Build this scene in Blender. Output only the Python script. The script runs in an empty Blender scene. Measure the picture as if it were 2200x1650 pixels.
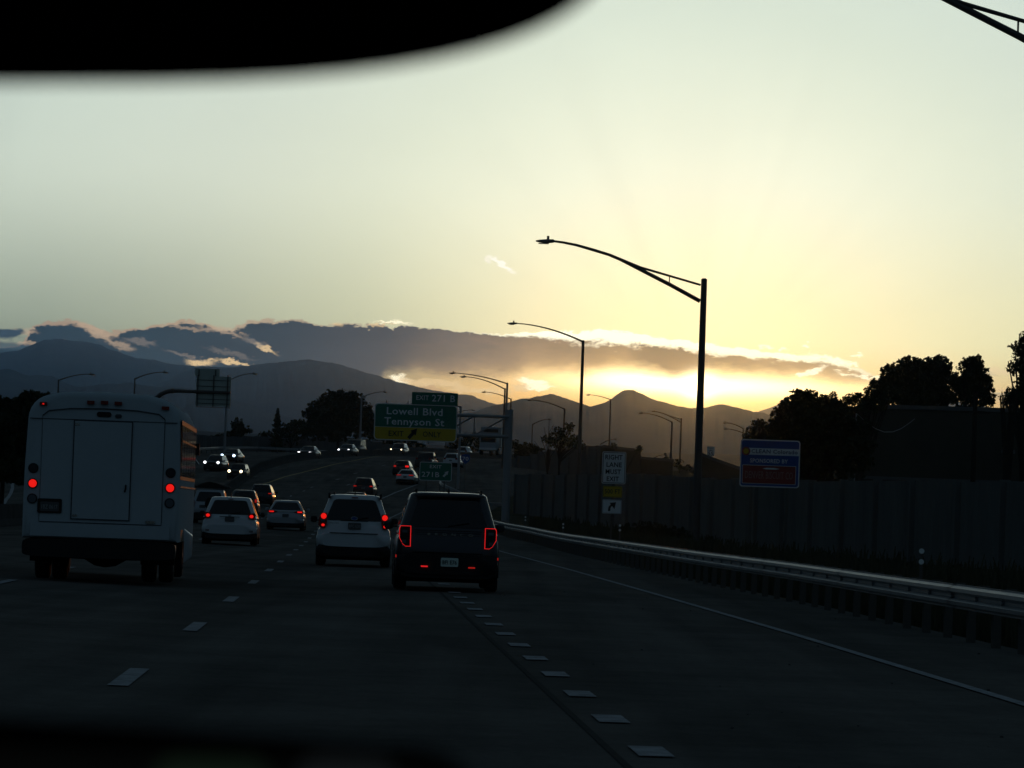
import bpy, math, random
import numpy as np
from mathutils import Vector, Matrix, noise

R = math.radians
rnd = random.Random(7)
C = bpy.context.scene.collection
S = bpy.context.scene

# ------------------------------------------------------------------ camera
F = 8100.0                      # focal length in pixels of the 2200 px wide photograph
EYE = 1.46
PITCH, ROLL = 275.0 / F, R(2.0)
MC = Matrix.Rotation(R(90) + PITCH, 3, 'X') @ Matrix.Rotation(ROLL, 3, 'Z')
cam = bpy.data.cameras.new('camera')
camo = bpy.data.objects.new('camera', cam)
C.objects.link(camo)
camo.matrix_world = Matrix.Translation((0, 0, EYE)) @ MC.to_4x4()
cam.sensor_width = 36
cam.lens = 36 * F / 2200
cam.clip_start = 0.05
cam.clip_end = 90000
cam.dof.use_dof = True
cam.dof.focus_distance = 150
cam.dof.aperture_fstop = 21
S.camera = camo

def ray(px, py):
    d = MC @ Vector(((px - 1100) / F, -(py - 825) / F, -1))
    return d.x / d.y, d.z / d.y
def at(px, py, y):
    a, b = ray(px, py)
    return Vector((a * y, y, EYE + b * y))

SUN_PX = (1497, 828)
sa, sb = ray(*SUN_PX)
SUN_AZ = math.atan(sa)
SUN_EL = math.atan(sb / math.hypot(1, sa))

# ------------------------------------------------------------------ colour view
S.view_settings.view_transform = 'Standard'
S.view_settings.look = 'None'
S.view_settings.exposure = 0
S.view_settings.gamma = 1
S.view_settings.use_curve_mapping = False
S.render.engine = 'CYCLES'
S.cycles.use_denoising = True
S.cycles.max_bounces = 6
S.cycles.diffuse_bounces = 2
S.cycles.glossy_bounces = 3
S.cycles.transmission_bounces = 4
S.cycles.volume_bounces = 0
S.cycles.sample_clamp_indirect = 3
S.cycles.caustics_reflective = False
S.cycles.caustics_refractive = False

# ------------------------------------------------------------------ node maths
class NX:
    """a float socket with operators"""
    nt = None
    def __init__(s, v): s.v = v
    @staticmethod
    def m(op, *a, clamp=False):
        n = NX.nt.nodes.new('ShaderNodeMath'); n.operation = op; n.use_clamp = clamp
        for i, x in enumerate(a):
            x = x.v if isinstance(x, NX) else x
            if isinstance(x, (int, float)): n.inputs[i].default_value = x
            else: NX.nt.links.new(x, n.inputs[i])
        return NX(n.outputs[0])
    def __add__(s, o): return NX.m('ADD', s, o)
    __radd__ = __add__
    def __sub__(s, o): return NX.m('SUBTRACT', s, o)
    def __rsub__(s, o): return NX.m('SUBTRACT', o, s)
    def __mul__(s, o): return NX.m('MULTIPLY', s, o)
    __rmul__ = __mul__
    def __truediv__(s, o): return NX.m('DIVIDE', s, o)
    def __pow__(s, o): return NX.m('POWER', s, o)
def sat(x): return NX.m('ADD', x, 0.0, clamp=True)
def nmax(a, b): return NX.m('MAXIMUM', a, b)
def nexp(x): return NX.m('EXPONENT', x)
def sstep(a, b, x):
    n = NX.nt.nodes.new('ShaderNodeMapRange'); n.interpolation_type = 'SMOOTHSTEP'
    for i, q in enumerate((x, a, b, 0.0, 1.0)):
        q = q.v if isinstance(q, NX) else q
        if isinstance(q, (int, float)): n.inputs[i].default_value = q
        else: NX.nt.links.new(q, n.inputs[i])
    return NX(n.outputs[0])
def comb(x, y, z):
    n = NX.nt.nodes.new('ShaderNodeCombineXYZ')
    for i, q in enumerate((x, y, z)):
        q = q.v if isinstance(q, NX) else q
        if isinstance(q, (int, float)): n.inputs[i].default_value = q
        else: NX.nt.links.new(q, n.inputs[i])
    return n.outputs[0]
def nz(vec, scale, detail=4, rough=0.55):
    n = NX.nt.nodes.new('ShaderNodeTexNoise')
    NX.nt.links.new(vec, n.inputs['Vector'])
    n.inputs['Scale'].default_value = scale; n.inputs['Detail'].default_value = detail
    n.inputs['Roughness'].default_value = rough
    return NX(n.outputs['Fac'])
def fcurve(x, pts):
    """pts: list of (x in 0..1, y in 0..1)"""
    n = NX.nt.nodes.new('ShaderNodeFloatCurve')
    c = n.mapping.curves[0]
    n.mapping.use_clip = False
    while len(c.points) < len(pts): c.points.new(0.5, 0.5)
    for p, (a, b) in zip(c.points, pts): p.location = (a, b); p.handle_type = 'AUTO_CLAMPED'
    n.mapping.update()
    NX.nt.links.new(x.v, n.inputs['Value'])
    return NX(n.outputs[0])
def ramp(x, stops):
    n = NX.nt.nodes.new('ShaderNodeValToRGB')
    e = n.color_ramp.elements
    while len(e) < len(stops): e.new(0.5)
    for q, (p, c) in zip(e, stops): q.position = p; q.color = (*c, 1)
    NX.nt.links.new(x.v, n.inputs[0])
    return n.outputs[0]
def mixc(f, a, b, mode='MIX'):
    n = NX.nt.nodes.new('ShaderNodeMix'); n.data_type = 'RGBA'; n.blend_type = mode
    n.clamp_factor = True; n.clamp_result = False
    for i, q in ((0, f), (6, a), (7, b)):
        q = q.v if isinstance(q, NX) else q
        if isinstance(q, (int, float)): n.inputs[i].default_value = q
        elif isinstance(q, tuple): n.inputs[i].default_value = (*q, 1)
        else: NX.nt.links.new(q, n.inputs[i])
    return n.outputs[2]
def scalec(f, c):
    n = NX.nt.nodes.new('ShaderNodeVectorMath'); n.operation = 'SCALE'
    if isinstance(c, tuple): n.inputs[0].default_value = c
    else: NX.nt.links.new(c, n.inputs[0])
    f = f.v if isinstance(f, NX) else f
    if isinstance(f, (int, float)): n.inputs['Scale'].default_value = f
    else: NX.nt.links.new(f, n.inputs['Scale'])
    return n.outputs[0]
def addc(a, b):
    n = NX.nt.nodes.new('ShaderNodeVectorMath'); n.operation = 'ADD'
    NX.nt.links.new(a, n.inputs[0]); NX.nt.links.new(b, n.inputs[1])
    return n.outputs[0]

# ------------------------------------------------------------------ world: sunset sky
world = bpy.data.worlds.new('World'); S.world = world; world.use_nodes = True
nt = world.node_tree; nt.nodes.clear(); NX.nt = nt
out = nt.nodes.new('ShaderNodeOutputWorld'); bg = nt.nodes.new('ShaderNodeBackground')
nt.links.new(bg.outputs[0], out.inputs[0])
tc = nt.nodes.new('ShaderNodeTexCoord')
sp = nt.nodes.new('ShaderNodeSeparateXYZ'); nt.links.new(tc.outputs['Generated'], sp.inputs[0])
dx, dy, dz = (NX(o) for o in sp.outputs)
AZ = NX.m('ARCTAN2', dx, dy)
EL = NX.m('ARCSINE', dz)
def uv(px, py):
    """photo pixel -> (azimuth, elevation) in thousandths of the focal length"""
    a, b = ray(px, py)
    return math.atan(a) * 8.1, math.atan(b / math.hypot(1, a)) * 8.1
U, V = AZ * 8.1, EL * 8.1                 # kilopixels
su, sv = uv(*SUN_PX)
DU, DV = U - su, V - sv
# angular distance to the sun, in the same units, exact at any angle
sdir = Vector((math.sin(SUN_AZ) * math.cos(SUN_EL), math.cos(SUN_AZ) * math.cos(SUN_EL), math.sin(SUN_EL)))
cosang = dx * sdir.x + dy * sdir.y + dz * sdir.z
ANG = NX.m('ARCCOSINE', NX.m('MINIMUM', NX.m('MAXIMUM', cosang, -1.0), 1.0)) * 8.1
base = ramp(ANG / 26.0, [
    (0.000, (1.35, 1.20, 0.80)), (0.010, (1.22, 1.12, 0.78)), (0.018, (1.08, 1.06, 0.78)),
    (0.030, (0.89, 0.91, 0.68)), (0.042, (0.77, 0.81, 0.64)), (0.060, (0.69, 0.76, 0.62)), (0.080, (0.30, 0.37, 0.36)),
    (0.11, (0.060, 0.092, 0.105)), (0.20, (0.022, 0.036, 0.044)), (0.45, (0.026, 0.042, 0.053)), (1.0, (0.031, 0.051, 0.067))])
# lower layer of air: dimmer far from the sun, yellower near it
side = sat((su + 0.1 - U) / 1.5)
right = sat((U - su) / 1.2)
lowtint = ramp(side, [(0.0, (1.08, 0.96, 0.68)), (0.25, (1.02, 0.92, 0.68)), (0.55, (0.72, 0.70, 0.57)), (1.0, (0.50, 0.52, 0.46))])
lowf = 1.0 - sstep(0.30, 0.75, V)
base = mixc(lowf, base, mixc(1.0, base, lowtint, 'MULTIPLY'))
highf = sstep(0.55, 1.25, V)
base = mixc(highf, base, mixc(1.0, base, (0.86, 0.93, 1.02), 'MULTIPLY'))
# a faint high veil and soft rays fanning out of the sun
vv = comb(U * 1.0, V * 2.2, 0.0)
veil = nz(vv, 1.3, 3)
polar = NX.m('ARCTAN2', DV, DU)
rays = nz(comb(polar * 2.6, 3.7, 0.0), 1.6, 2) - 0.5
rayamt = nexp(ANG * ANG * -3.0) * sstep(0.10, 0.25, DV) * 0.26
base = scalec(1.0 + (veil - 0.5) * 0.10 + rays * rayamt, base)

lowf2 = 1.0 - sstep(0.23, 0.40, V)
lowt2 = ramp(NX.m('ABSOLUTE', U - 0.42) / 2.0, [(0.0, (1.0, 0.76, 0.36)), (0.20, (1.0, 0.62, 0.28)), (0.45, (0.80, 0.60, 0.42)), (0.8, (0.62, 0.60, 0.58)), (1.0, (0.6, 0.62, 0.64))])
base = mixc(lowf2, base, mixc(1.0, base, lowt2, 'MULTIPLY'))
def gauss(px, py, rx, ry):
    u0, v0 = uv(px, py)
    a = (U - u0) * (1000.0 / rx); b = (V - v0) * (1000.0 / ry)
    return nexp((a * a + b * b) * -1.0)
# glowing gap above the ridge where the sun stands
base = addc(base, scalec(gauss(1480, 826, 260, 27) * 1.7, (1.0, 0.82, 0.46)))
base = addc(base, scalec(gauss(1640, 834, 250, 20) * 0.9, (1.0, 0.80, 0.42)))
base = addc(base, scalec(gauss(1370, 816, 110, 18) * 1.1, (1.0, 0.85, 0.55)))

# cloud bank ---------------------------------------------------------------
def cu(u): return (u + 1.6) / 3.2
def ucurve(pts):
    q = []
    for a, b in pts:
        u, v = uv(a, b); q.append((cu(u), v))
    return q
def pcurve(pts):
    """curve over photo column at the height of the bank"""
    return [(cu(uv(a, 760)[0]), b) for a, b in pts]
X01 = (U + 1.6) / 3.2
TOP = fcurve(X01, ucurve([(-600, 760), (-300, 745), (-60, 728), (30, 745), (72, 700), (105, 690), (150, 686), (190, 698), (240, 714), (290, 702), (350, 696), (420, 689),
                          (470, 699), (510, 696), (550, 685), (600, 688), (700, 697), (800, 699), (880, 702), (1000, 712), (1130, 714), (1230, 712),
                          (1320, 710), (1400, 722), (1500, 735), (1600, 748), (1700, 762), (1790, 770), (1845, 792), (1900, 815), (1990, 845), (2200, 835), (2500, 800)]))
BOT = fcurve(X01, ucurve([(-600, 900), (0, 900), (700, 900), (800, 850), (840, 808), (950, 812), (1060, 820), (1150, 800), (1250, 800), (1320, 790),
                          (1380, 798), (1440, 812), (1500, 806), (1580, 800), (1700, 812), (1800, 818), (1880, 826), (2000, 860), (2500, 860)]))
n1 = nz(comb(U * 9.0, V * 22.0, 0.0), 1.0, 6, 0.62) - 0.5
n2 = nz(comb(U * 26.0, V * 60.0, 3.0), 1.0, 5, 0.6) - 0.5
n3 = nz(comb(U * 3.0, V * 11.0, 7.0), 1.0, 5, 0.6) - 0.5
n4 = nz(comb(U * 75.0, V * 130.0, 5.0), 1.0, 4, 0.6) - 0.5
leftness = sat((0.15 - U) / 1.0)
tope = TOP + n1 * (0.016 + leftness * 0.040) + n2 * 0.030 + n4 * 0.014
dtop = tope - V                               # depth below the edge
mtop = sstep(-0.0010, 0.0020, dtop)
bote = BOT + n1 * 0.05
mbot = sstep(-0.016, 0.024, V - bote)
fadeout = (1.0 - sstep(1.5, 3.0, NX.m('ABSOLUTE', U)))
mask = mtop * mbot * fadeout
body = ramp(X01, [(p, c) for (p, _), c in zip(pcurve([(q, 0) for q in (-100, 300, 600, 850, 1000, 1150, 1290, 1420, 1500, 1600, 1750, 1900)]), [
    (0.010, 0.026, 0.038), (0.013, 0.029, 0.040), (0.012, 0.021, 0.031), (0.038, 0.038, 0.048), (0.115, 0.088, 0.076), (0.20, 0.130, 0.078), (0.11, 0.070, 0.038),
    (0.012, 0.010, 0.008), (0.012, 0.010, 0.008), (0.07, 0.050, 0.026), (0.30, 0.20, 0.095), (0.6, 0.45, 0.24)])])
tex = sstep(0.50, 0.72, nz(comb(U * 11.0 + V * 9.0, V * 34.0 - U * 3.0, 2.0), 1.0, 6, 0.6))
body = scalec(1.0 + n3 * 0.9 + n1 * 0.5, body)
body = mixc(tex * (0.10 + leftness * 0.30) * sstep(0.30, 0.38, V), body, mixc(1.0, body, (3.0, 2.3, 1.9), 'MULTIPLY'))
# the lower part glows where it is thin
warm = fcurve(X01, pcurve([(-1000, 0), (780, 0), (900, .5), (1100, .9), (1230, 1), (1300, 1), (1360, .5), (1420, .05), (1520, .1), (1620, .7), (1800, 1), (1950, .6), (2400, 0)]))
body = mixc(sat(nexp(nmax(V - bote - 0.004, 0.0) * -42.0) * warm * 0.9), body, (0.85, 0.52, 0.20))
# gilded rim
RIMW = fcurve(X01, pcurve([(-1000, .002), (60, .008), (150, .013), (230, .011), (300, .007), (420, .010), (500, .008), (560, .010), (640, .007), (700, .003), (800, .003), (900, .000), (1000, .002), (1055, .004),
                           (1120, .010), (1230, .026), (1330, .036), (1420, .022), (1500, .028), (1600, .024), (1700, .017), (1800, .015), (1880, .006), (2400, .002)]))
RIMA = fcurve(X01, pcurve([(-1000, .4), (60, .7), (500, .75), (700, .6), (900, .6), (1060, 1), (1800, 1), (1950, .6), (2400, .3)]))
rim = 1.0 - sstep(0.55, 1.15, dtop / (RIMW * (0.9 + n2 * 3.0) + 0.0005))
rimcol = ramp(X01, [(p, c) for (p, _), c in zip(pcurve([(q, 0) for q in (-100, 300, 700, 1000, 1150, 1700, 1900)]), [
    (0.55, 0.40, 0.28), (0.66, 0.46, 0.28), (0.75, 0.58, 0.36), (1.0, 0.9, 0.6), (1.5, 1.45, 1.1), (1.5, 1.4, 0.95), (1.1, 0.95, 0.6)])])
body = mixc(sat(rim * RIMA), body, rimcol)
col = mixc(mask, base, body)
# bright torn holes and wisps: (x, y, half width, half height, strength, colour, tilt)
def blob(px, py, rx, ry, k, c, tilt=0.0):
    global col
    u0, v0 = uv(px, py)
    a = (U - u0 + n1 * 0.06 + n2 * 0.04) * (1000.0 / rx)
    b = (V - v0 + (U - u0) * tilt + n2 * 0.030 + n4 * 0.022 + n1 * 0.014) * (1000.0 / ry)
    g = nexp((a * a + b * b) * -1.0)
    col = mixc(sat(sstep(0.18, 0.80, g) * k), col, c)
W1, W2, W3 = (1.5, 1.35, 0.95), (1.0, 0.70, 0.34), (0.62, 0.44, 0.28)
W4 = (0.30, 0.24, 0.19)
for q in [(200, 708, 40, 9, .8, W3, .30), (250, 740, 34, 9, .6, W3, .25), (215, 722, 24, 8, .7, W3, .3), (300, 735, 40, 8, .5, W4, .1),
          (432, 778, 34, 8, .95, W2, .02), (505, 779, 46, 5, .95, W2, .12), (405, 765, 50, 4, .5, W4, .25), (565, 748, 28, 5, .85, W2, .40), (540, 735, 24, 8, .5, W4, .3), (410, 704, 60, 5, .5, W3, .12), (480, 712, 50, 6, .6, W3, .20),
          (130, 737, 30, 4, .6, W2, 0), (55, 712, 30, 8, .6, W3, .0), (60, 738, 40, 5, .6, W3, 0), (500, 760, 60, 6, .4, W4, .2),
          (862, 815, 26, 10, .95, W1, .10), (900, 822, 44, 8, .9, W2, .18), (960, 824, 60, 6, .85, W2, .10), (1010, 838, 48, 6, .8, W2, .08), (930, 838, 50, 6, .7, (.7, .42, .2), .1), (1060, 815, 30, 4, .5, W2, .0),
          (1145, 822, 34, 11, 1.0, W1, .10), (1120, 834, 26, 8, .9, W2, 0), (1160, 832, 34, 6, .9, W1, -.05), (1060, 842, 40, 8, .6, W2, .0),
          (850, 692, 44, 4, .8, W1, .02), (820, 697, 34, 3, .6, W2, .0), (728, 696, 18, 3, .6, W2, .0), (1078, 568, 28, 8, .95, (1.22, 1.16, .98), .60), (1048, 556, 8, 10, .6, (1.15, 1.08, .9), 0),
          (1730, 743, 11, 3.5, .9, W1, 0), (1843, 763, 13, 4, .9, W1, 0), (1775, 770, 46, 7, .9, W1, .12), (1800, 777, 26, 8, 1, W1, 0), (1752, 795, 22, 8, .95, W1, -.35), (1728, 803, 14, 5, .9, W1, 0),
          (1832, 782, 14, 7, .9, W1, 0), (1820, 803, 20, 4, .8, W1, .1), (1868, 812, 44, 3.5, .9, W1, .05), (1645, 745, 18, 4, .8, W1, .1), (1680, 752, 10, 3, .8, W1, 0), (1800, 795, 10, 3, .7, W1, 0),
          (2150, 795, 60, 8, .5, (1.0, .74, .42), .05), (2160, 842, 60, 5, .6, (.95, .62, .30), .05), (2120, 805, 40, 6, .4, (.55, .42, .30), .0)]:
    blob(*q)
col = addc(col, scalec(gauss(1450, 812, 430, 60) * 0.05, (1.0, 0.50, 0.14)))
# small dark cloud at the far left edge
DC = gauss(10, 716, 48, 13)
col = mixc(sstep(0.35, 0.7, DC + n2 * 1.2 + n1 * .6), col, (0.030, 0.055, 0.080))
DC = gauss(-20, 742, 120, 10)
col = mixc(sstep(0.3, 0.8, DC + n2 + n1 * .6) * 0.8, col, (0.040, 0.075, 0.10))
# sun glare itself
col = addc(col, scalec(gauss(1500, 830, 30, 26) * 2.5, (1.0, 0.90, 0.60)))
col = addc(col, scalec(gauss(1497, 822, 70, 36) * 0.35, (1.0, 0.60, 0.20)))
# the physical sky, for the blue of the upper and eastern sky
sky = nt.nodes.new('ShaderNodeTexSky'); sky.sky_type = 'NISHITA'; sky.sun_disc = False
sky.sun_elevation = SUN_EL; sky.sun_rotation = SUN_AZ
SKYK = 0.05
nsky = scalec(SKYK * 0.003, sky.outputs[0])
col = addc(col, nsky)
nt.links.new(col, bg.inputs[0])
bg.inputs[1].default_value = 1.0
world.cycles.sampling_method = 'MANUAL'
world.cycles.sample_map_resolution = 2048

sun = bpy.data.lights.new('sun', 'SUN'); suno = bpy.data.objects.new('sun', sun); C.objects.link(suno)
sun.energy = 0.095; sun.color = (1.0, 0.27, 0.04); sun.angle = R(0.5)
suno.rotation_euler = (-sdir).to_track_quat('-Z', 'Y').to_euler()

HAZE = (1.9e-5, 0.955, (0.24, 0.50, 1.0))

# ------------------------------------------------------------------ terrain
_k = np.array([[-300, 0], [150, 0], [200, .25], [250, .7], [300, 1.35], [335, 2.25], [370, 4.0], [400, 5.5], [430, 6.6], [480, 8.0], [540, 9.0], [640, 9.8], [800, 10.5],
               [1500, 11], [4000, 14], [9000, 20], [60000, 20]])
def P(y):
    return float(sum(np.interp(y + d, _k[:, 0], _k[:, 1]) for d in (-14, -7, 0, 7, 14)) / 5)
def L0(y): return 1.93 - .0423 * y
def L1(y): return -1.77 - .0411 * y
def T(x, y):
    s = min(.34, .022 * max(0.0, L1(y) - x)) * max(0.0, min(1.0, (290 - y) / 90))
    return P(y) + s
def hit(px, py, lift=0.0):
    a, b = ray(px, py)
    prev = None
    y = 6.0
    while y < 900:
        g = EYE + b * y - T(a * y, y) - lift
        if prev is not None and prev > 0 >= g:
            y0, y1 = y - 1.0, y
            for _ in range(18):
                m = (y0 + y1) / 2
                if EYE + b * m - T(a * m, m) - lift > 0: y0 = m
                else: y1 = m
            return Vector((a * y0, y0, T(a * y0, y0) + lift))
        prev = g
        y += 1.0
    return hit(px, py + 1.5, lift)

# ------------------------------------------------------------------ materials
MATS = {}
def mat(name, col, rough=.6, metal=0.0, spec=.5, nscale=0, namt=.25, coat=0.0, bump=0.0, detail=4, emit=None, ek=0, stretch=None):
    if name in MATS: return MATS[name]
    m = bpy.data.materials.new(name); m.use_nodes = True
    n = m.node_tree; NX.nt = n
    b = n.nodes['Principled BSDF']
    b.inputs['Base Color'].default_value = (*col, 1); b.inputs['Roughness'].default_value = rough
    b.inputs['Metallic'].default_value = metal; b.inputs['Specular IOR Level'].default_value = spec
    if spec <= .12: b.inputs['IOR'].default_value = 1.0
    b.inputs['Coat Weight'].default_value = coat; b.inputs['Coat Roughness'].default_value = .06
    if nscale:
        t = n.nodes.new('ShaderNodeTexCoord'); v = t.outputs['Object']
        if stretch:
            mp = n.nodes.new('ShaderNodeMapping'); mp.inputs['Scale'].default_value = stretch
            n.links.new(v, mp.inputs[0]); v = mp.outputs[0]
        f = nz(v, nscale, detail)
        f2 = nz(v, nscale * 7.3, 3)
        k = 1.0 + (f - 0.5) * (2 * namt) + (f2 - 0.5) * namt
        if name == 'asphalt':        # wheel tracks, patches and seams along the lanes
            mp = n.nodes.new('ShaderNodeMapping'); mp.inputs['Scale'].default_value = (1.0, .03, 1); mp.inputs['Rotation'].default_value = (0, 0, R(-2.33))
            n.links.new(v, mp.inputs[0]); tr_ = nz(mp.outputs[0], 1.1, 3)
            mp2 = n.nodes.new('ShaderNodeMapping'); mp2.inputs['Scale'].default_value = (1.0, .15, 1)
            n.links.new(v, mp2.inputs[0]); pt_ = sstep(.50, .56, nz(mp2.outputs[0], .28, 2))
            sp_ = nz(v, 14, 3)
            k = k * (1.0 + (tr_ - 0.5) * 0.9) * (1.0 - pt_ * .16) * (1.0 + (sp_ - 0.5) * .5)
        n.links.new(scalec(k, tuple(col)), b.inputs['Base Color'])
        n.links.new((rough + (f - 0.5) * .2).v, b.inputs['Roughness'])
        if bump:
            bp = n.nodes.new('ShaderNodeBump'); bp.inputs['Strength'].default_value = bump; bp.inputs['Distance'].default_value = .02
            n.links.new(f2.v, bp.inputs['Height']); n.links.new(bp.outputs[0], b.inputs['Normal'])
    if emit:
        b.inputs['Emission Color'].default_value = (*emit, 1); b.inputs['Emission Strength'].default_value = ek
    MATS[name] = m
    return m
m_asphalt = mat('asphalt', (.150, .142, .128), 1.0, spec=.02, nscale=.35, namt=.40, bump=.0)
m_ramp = mat('worn_asphalt', (.12, .12, .11), 1.0, spec=.02, nscale=.5, namt=.3)
m_tar = mat('tar_joint', (.098, .094, .086), 1.0, spec=.0, nscale=2)
m_paint = mat('road_paint_white', (.40, .41, .42), .9, spec=.05, nscale=4, namt=.7)
m_paint2 = mat('road_paint_worn', (.26, .27, .28), .8, nscale=2, namt=.45)
m_yellow = mat('road_paint_yellow', (.40, .30, .07), .8, nscale=2, namt=.4)
m_ground = mat('dry_grass_ground', (.085, .078, .055), 1.0, spec=.1, nscale=.25, namt=.5)
m_grass = mat('roadside_grass', (.075, .075, .046), .9, spec=.1, nscale=1.5, namt=.5)
m_conc = mat('barrier_concrete', (.10, .10, .095), .95, spec=.03, nscale=1.2, namt=.3)  # darker grey: the median barrier's shade is put into the colour
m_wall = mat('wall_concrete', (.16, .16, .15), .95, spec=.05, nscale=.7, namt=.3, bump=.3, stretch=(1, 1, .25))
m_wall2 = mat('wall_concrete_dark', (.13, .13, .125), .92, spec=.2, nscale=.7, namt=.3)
m_galv = mat('galvanised_steel', (.34, .35, .36), .50, metal=.6, nscale=3, namt=.3)
m_post = mat('weathered_steel_post', (.13, .125, .11), .9, spec=.10, metal=.0, nscale=4, namt=.2)
m_pole = mat('painted_steel_pole', (.10, .085, .075), .55, metal=.2, nscale=3, namt=.15)
m_polel = mat('grey_steel_pole', (.30, .31, .32), .5, metal=.4, nscale=3, namt=.15)
m_head = mat('lamp_housing_grey', (.16, .16, .16), .5, nscale=3, namt=.1)
m_lens = mat('lamp_lens', (.25, .25, .25), .2)
m_green = mat('sign_green', (.010, .17, .105), .45, nscale=1.2, namt=.15)
m_signy = mat('sign_yellow', (.62, .42, .012), .45, nscale=1.2, namt=.15)
m_white = mat('sign_white', (.82, .84, .83), .45, nscale=1.5, namt=.1)
m_legend = mat('sign_legend_white', (.80, .84, .84), .45)
m_black = mat('sign_legend_black', (.012, .012, .012), .5)
m_blue = mat('sign_blue', (.02, .075, .30), .45, nscale=1.5, namt=.12)
m_dred = mat('sign_red', (.26, .028, .022), .45, nscale=1.5, namt=.15)
m_dblue = mat('sign_legend_blue', (.012, .03, .10), .5)
m_alu = mat('bare_aluminium_back', (.50, .56, .50), .6, metal=.1, nscale=1.2, namt=.12)
m_leaf = mat('tree_leaves', (.040, .048, .022), .75, spec=.2, nscale=.8, namt=.5)
m_leaf2 = mat('tree_leaves_olive', (.055, .052, .026), .75, spec=.2, nscale=.8, namt=.5)
m_bark = mat('tree_bark', (.05, .042, .034), .95, spec=.1, nscale=3, namt=.3)
m_build = mat('building_render', (.085, .078, .062), .95, spec=.1, nscale=.25, namt=.25)
m_build2 = mat('building_trim', (.12, .12, .115), .8, nscale=1, namt=.2)
m_mtn = mat('forested_rock', (.045, .045, .040), 1.0, spec=.05, nscale=.004, namt=.45, detail=8)
m_tyre = mat('tyre_rubber', (.014, .014, .014), .9, spec=.2)
m_rim = mat('wheel_rim_alloy', (.25, .25, .26), .35, metal=.8)
m_trim = mat('black_trim', (.014, .014, .015), .6, spec=.3)
m_under = mat('underbody', (.008, .008, .008), .9, spec=.1)
m_glass = mat('tinted_glass', (.006, .007, .008), .06, spec=.5)
m_glassf = mat('windscreen_glass', (.010, .012, .014), .05, spec=.6)
m_lred = mat('lamp_red_lens', (.22, .008, .006), .25, nscale=20, namt=.2)
m_lredon = mat('lamp_red_lit', (.4, .006, .004), .3, emit=(1.0, .014, .010), ek=.80)
m_lreddim = mat('lamp_red_dim', (.4, .01, .005), .3, emit=(1.0, .03, .02), ek=.28)
m_lamber = mat('lamp_dark_lens', (.020, .018, .030), .25)
m_lgrey = mat('lamp_reverse_lens', (.10, .12, .14), .3)
m_ledw = mat('headlight_white_lit', (.8, .8, .8), .3, emit=(.95, .97, 1.0), ek=3.0)
m_ledb = mat('headlight_blueish_lit', (.8, .8, .8), .3, emit=(.55, .75, 1.0), ek=5.0)
m_ledy = mat('headlight_warm_lit', (.8, .8, .8), .3, emit=(1.0, .80, .48), ek=5.0)
m_chrome = mat('chrome', (.5, .5, .5), .15, metal=1.0)
m_plate = mat('plate_white_green', (.75, .90, .80), .4)
m_plated = mat('plate_dark', (.10, .10, .10), .4)
m_platet = mat('plate_text', (.04, .06, .05), .5)
m_platel = mat('plate_text_light', (.35, .36, .36), .5)
m_pw = mat('paint_white', (.60, .64, .66), .35, coat=.6, nscale=.6, namt=.05)
m_psil = mat('paint_silver', (.36, .39, .42), .3, metal=.4, coat=.6)
m_pblk = mat('paint_black', (.009, .010, .012), .3, coat=.5)
m_pnavy = mat('paint_midnight_blue', (.008, .012, .022), .3, coat=.5)
m_pred = mat('paint_dark_red', (.045, .012, .010), .3, coat=.5)
m_pgrey = mat('paint_dark_grey', (.03, .034, .038), .3, coat=.5)
m_ptan = mat('paint_old_tan', (.05, .045, .035), .45, coat=.2)
m_bus = mat('bus_fibreglass_white', (.50, .57, .60), .8, spec=.08, nscale=.9, namt=.10)
m_busseam = mat('panel_seam_dark', (.05, .06, .07), .7)
m_tarp = mat('dark_cargo_cover', (.012, .013, .011), .9, nscale=3, namt=.3)
m_reflector = mat('reflector_button', (.95, .97, .95), .5)
m_mirb = mat('mirror_black_plastic', (.0015, .0015, .0015), .7, spec=.05)
m_dash = mat('dashboard_black_plastic', (.004, .004, .004), .85, spec=.08)

# ------------------------------------------------------------------ object helpers
def link(name, me, m=None, parent=None, loc=None):
    o = bpy.data.objects.new(name, me); C.objects.link(o)
    if m is not None and not me.materials: me.materials.append(m)
    if parent is not None: o.parent = parent
    if loc is not None: o.location = loc
    return o
def tag(o, label=None, cat=None, group=None, kind=None):
    if label: o['label'] = label
    if cat: o['category'] = cat
    if group: o['group'] = group
    if kind: o['kind'] = kind
    return o
def thing(name, label, cat, loc=(0, 0, 0), rz=0.0, group=None):
    o = bpy.data.objects.new(name, None); C.objects.link(o)
    o.location = loc; o.rotation_euler = (0, 0, rz); o.empty_display_size = .3
    return tag(o, label, cat, group)

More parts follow.
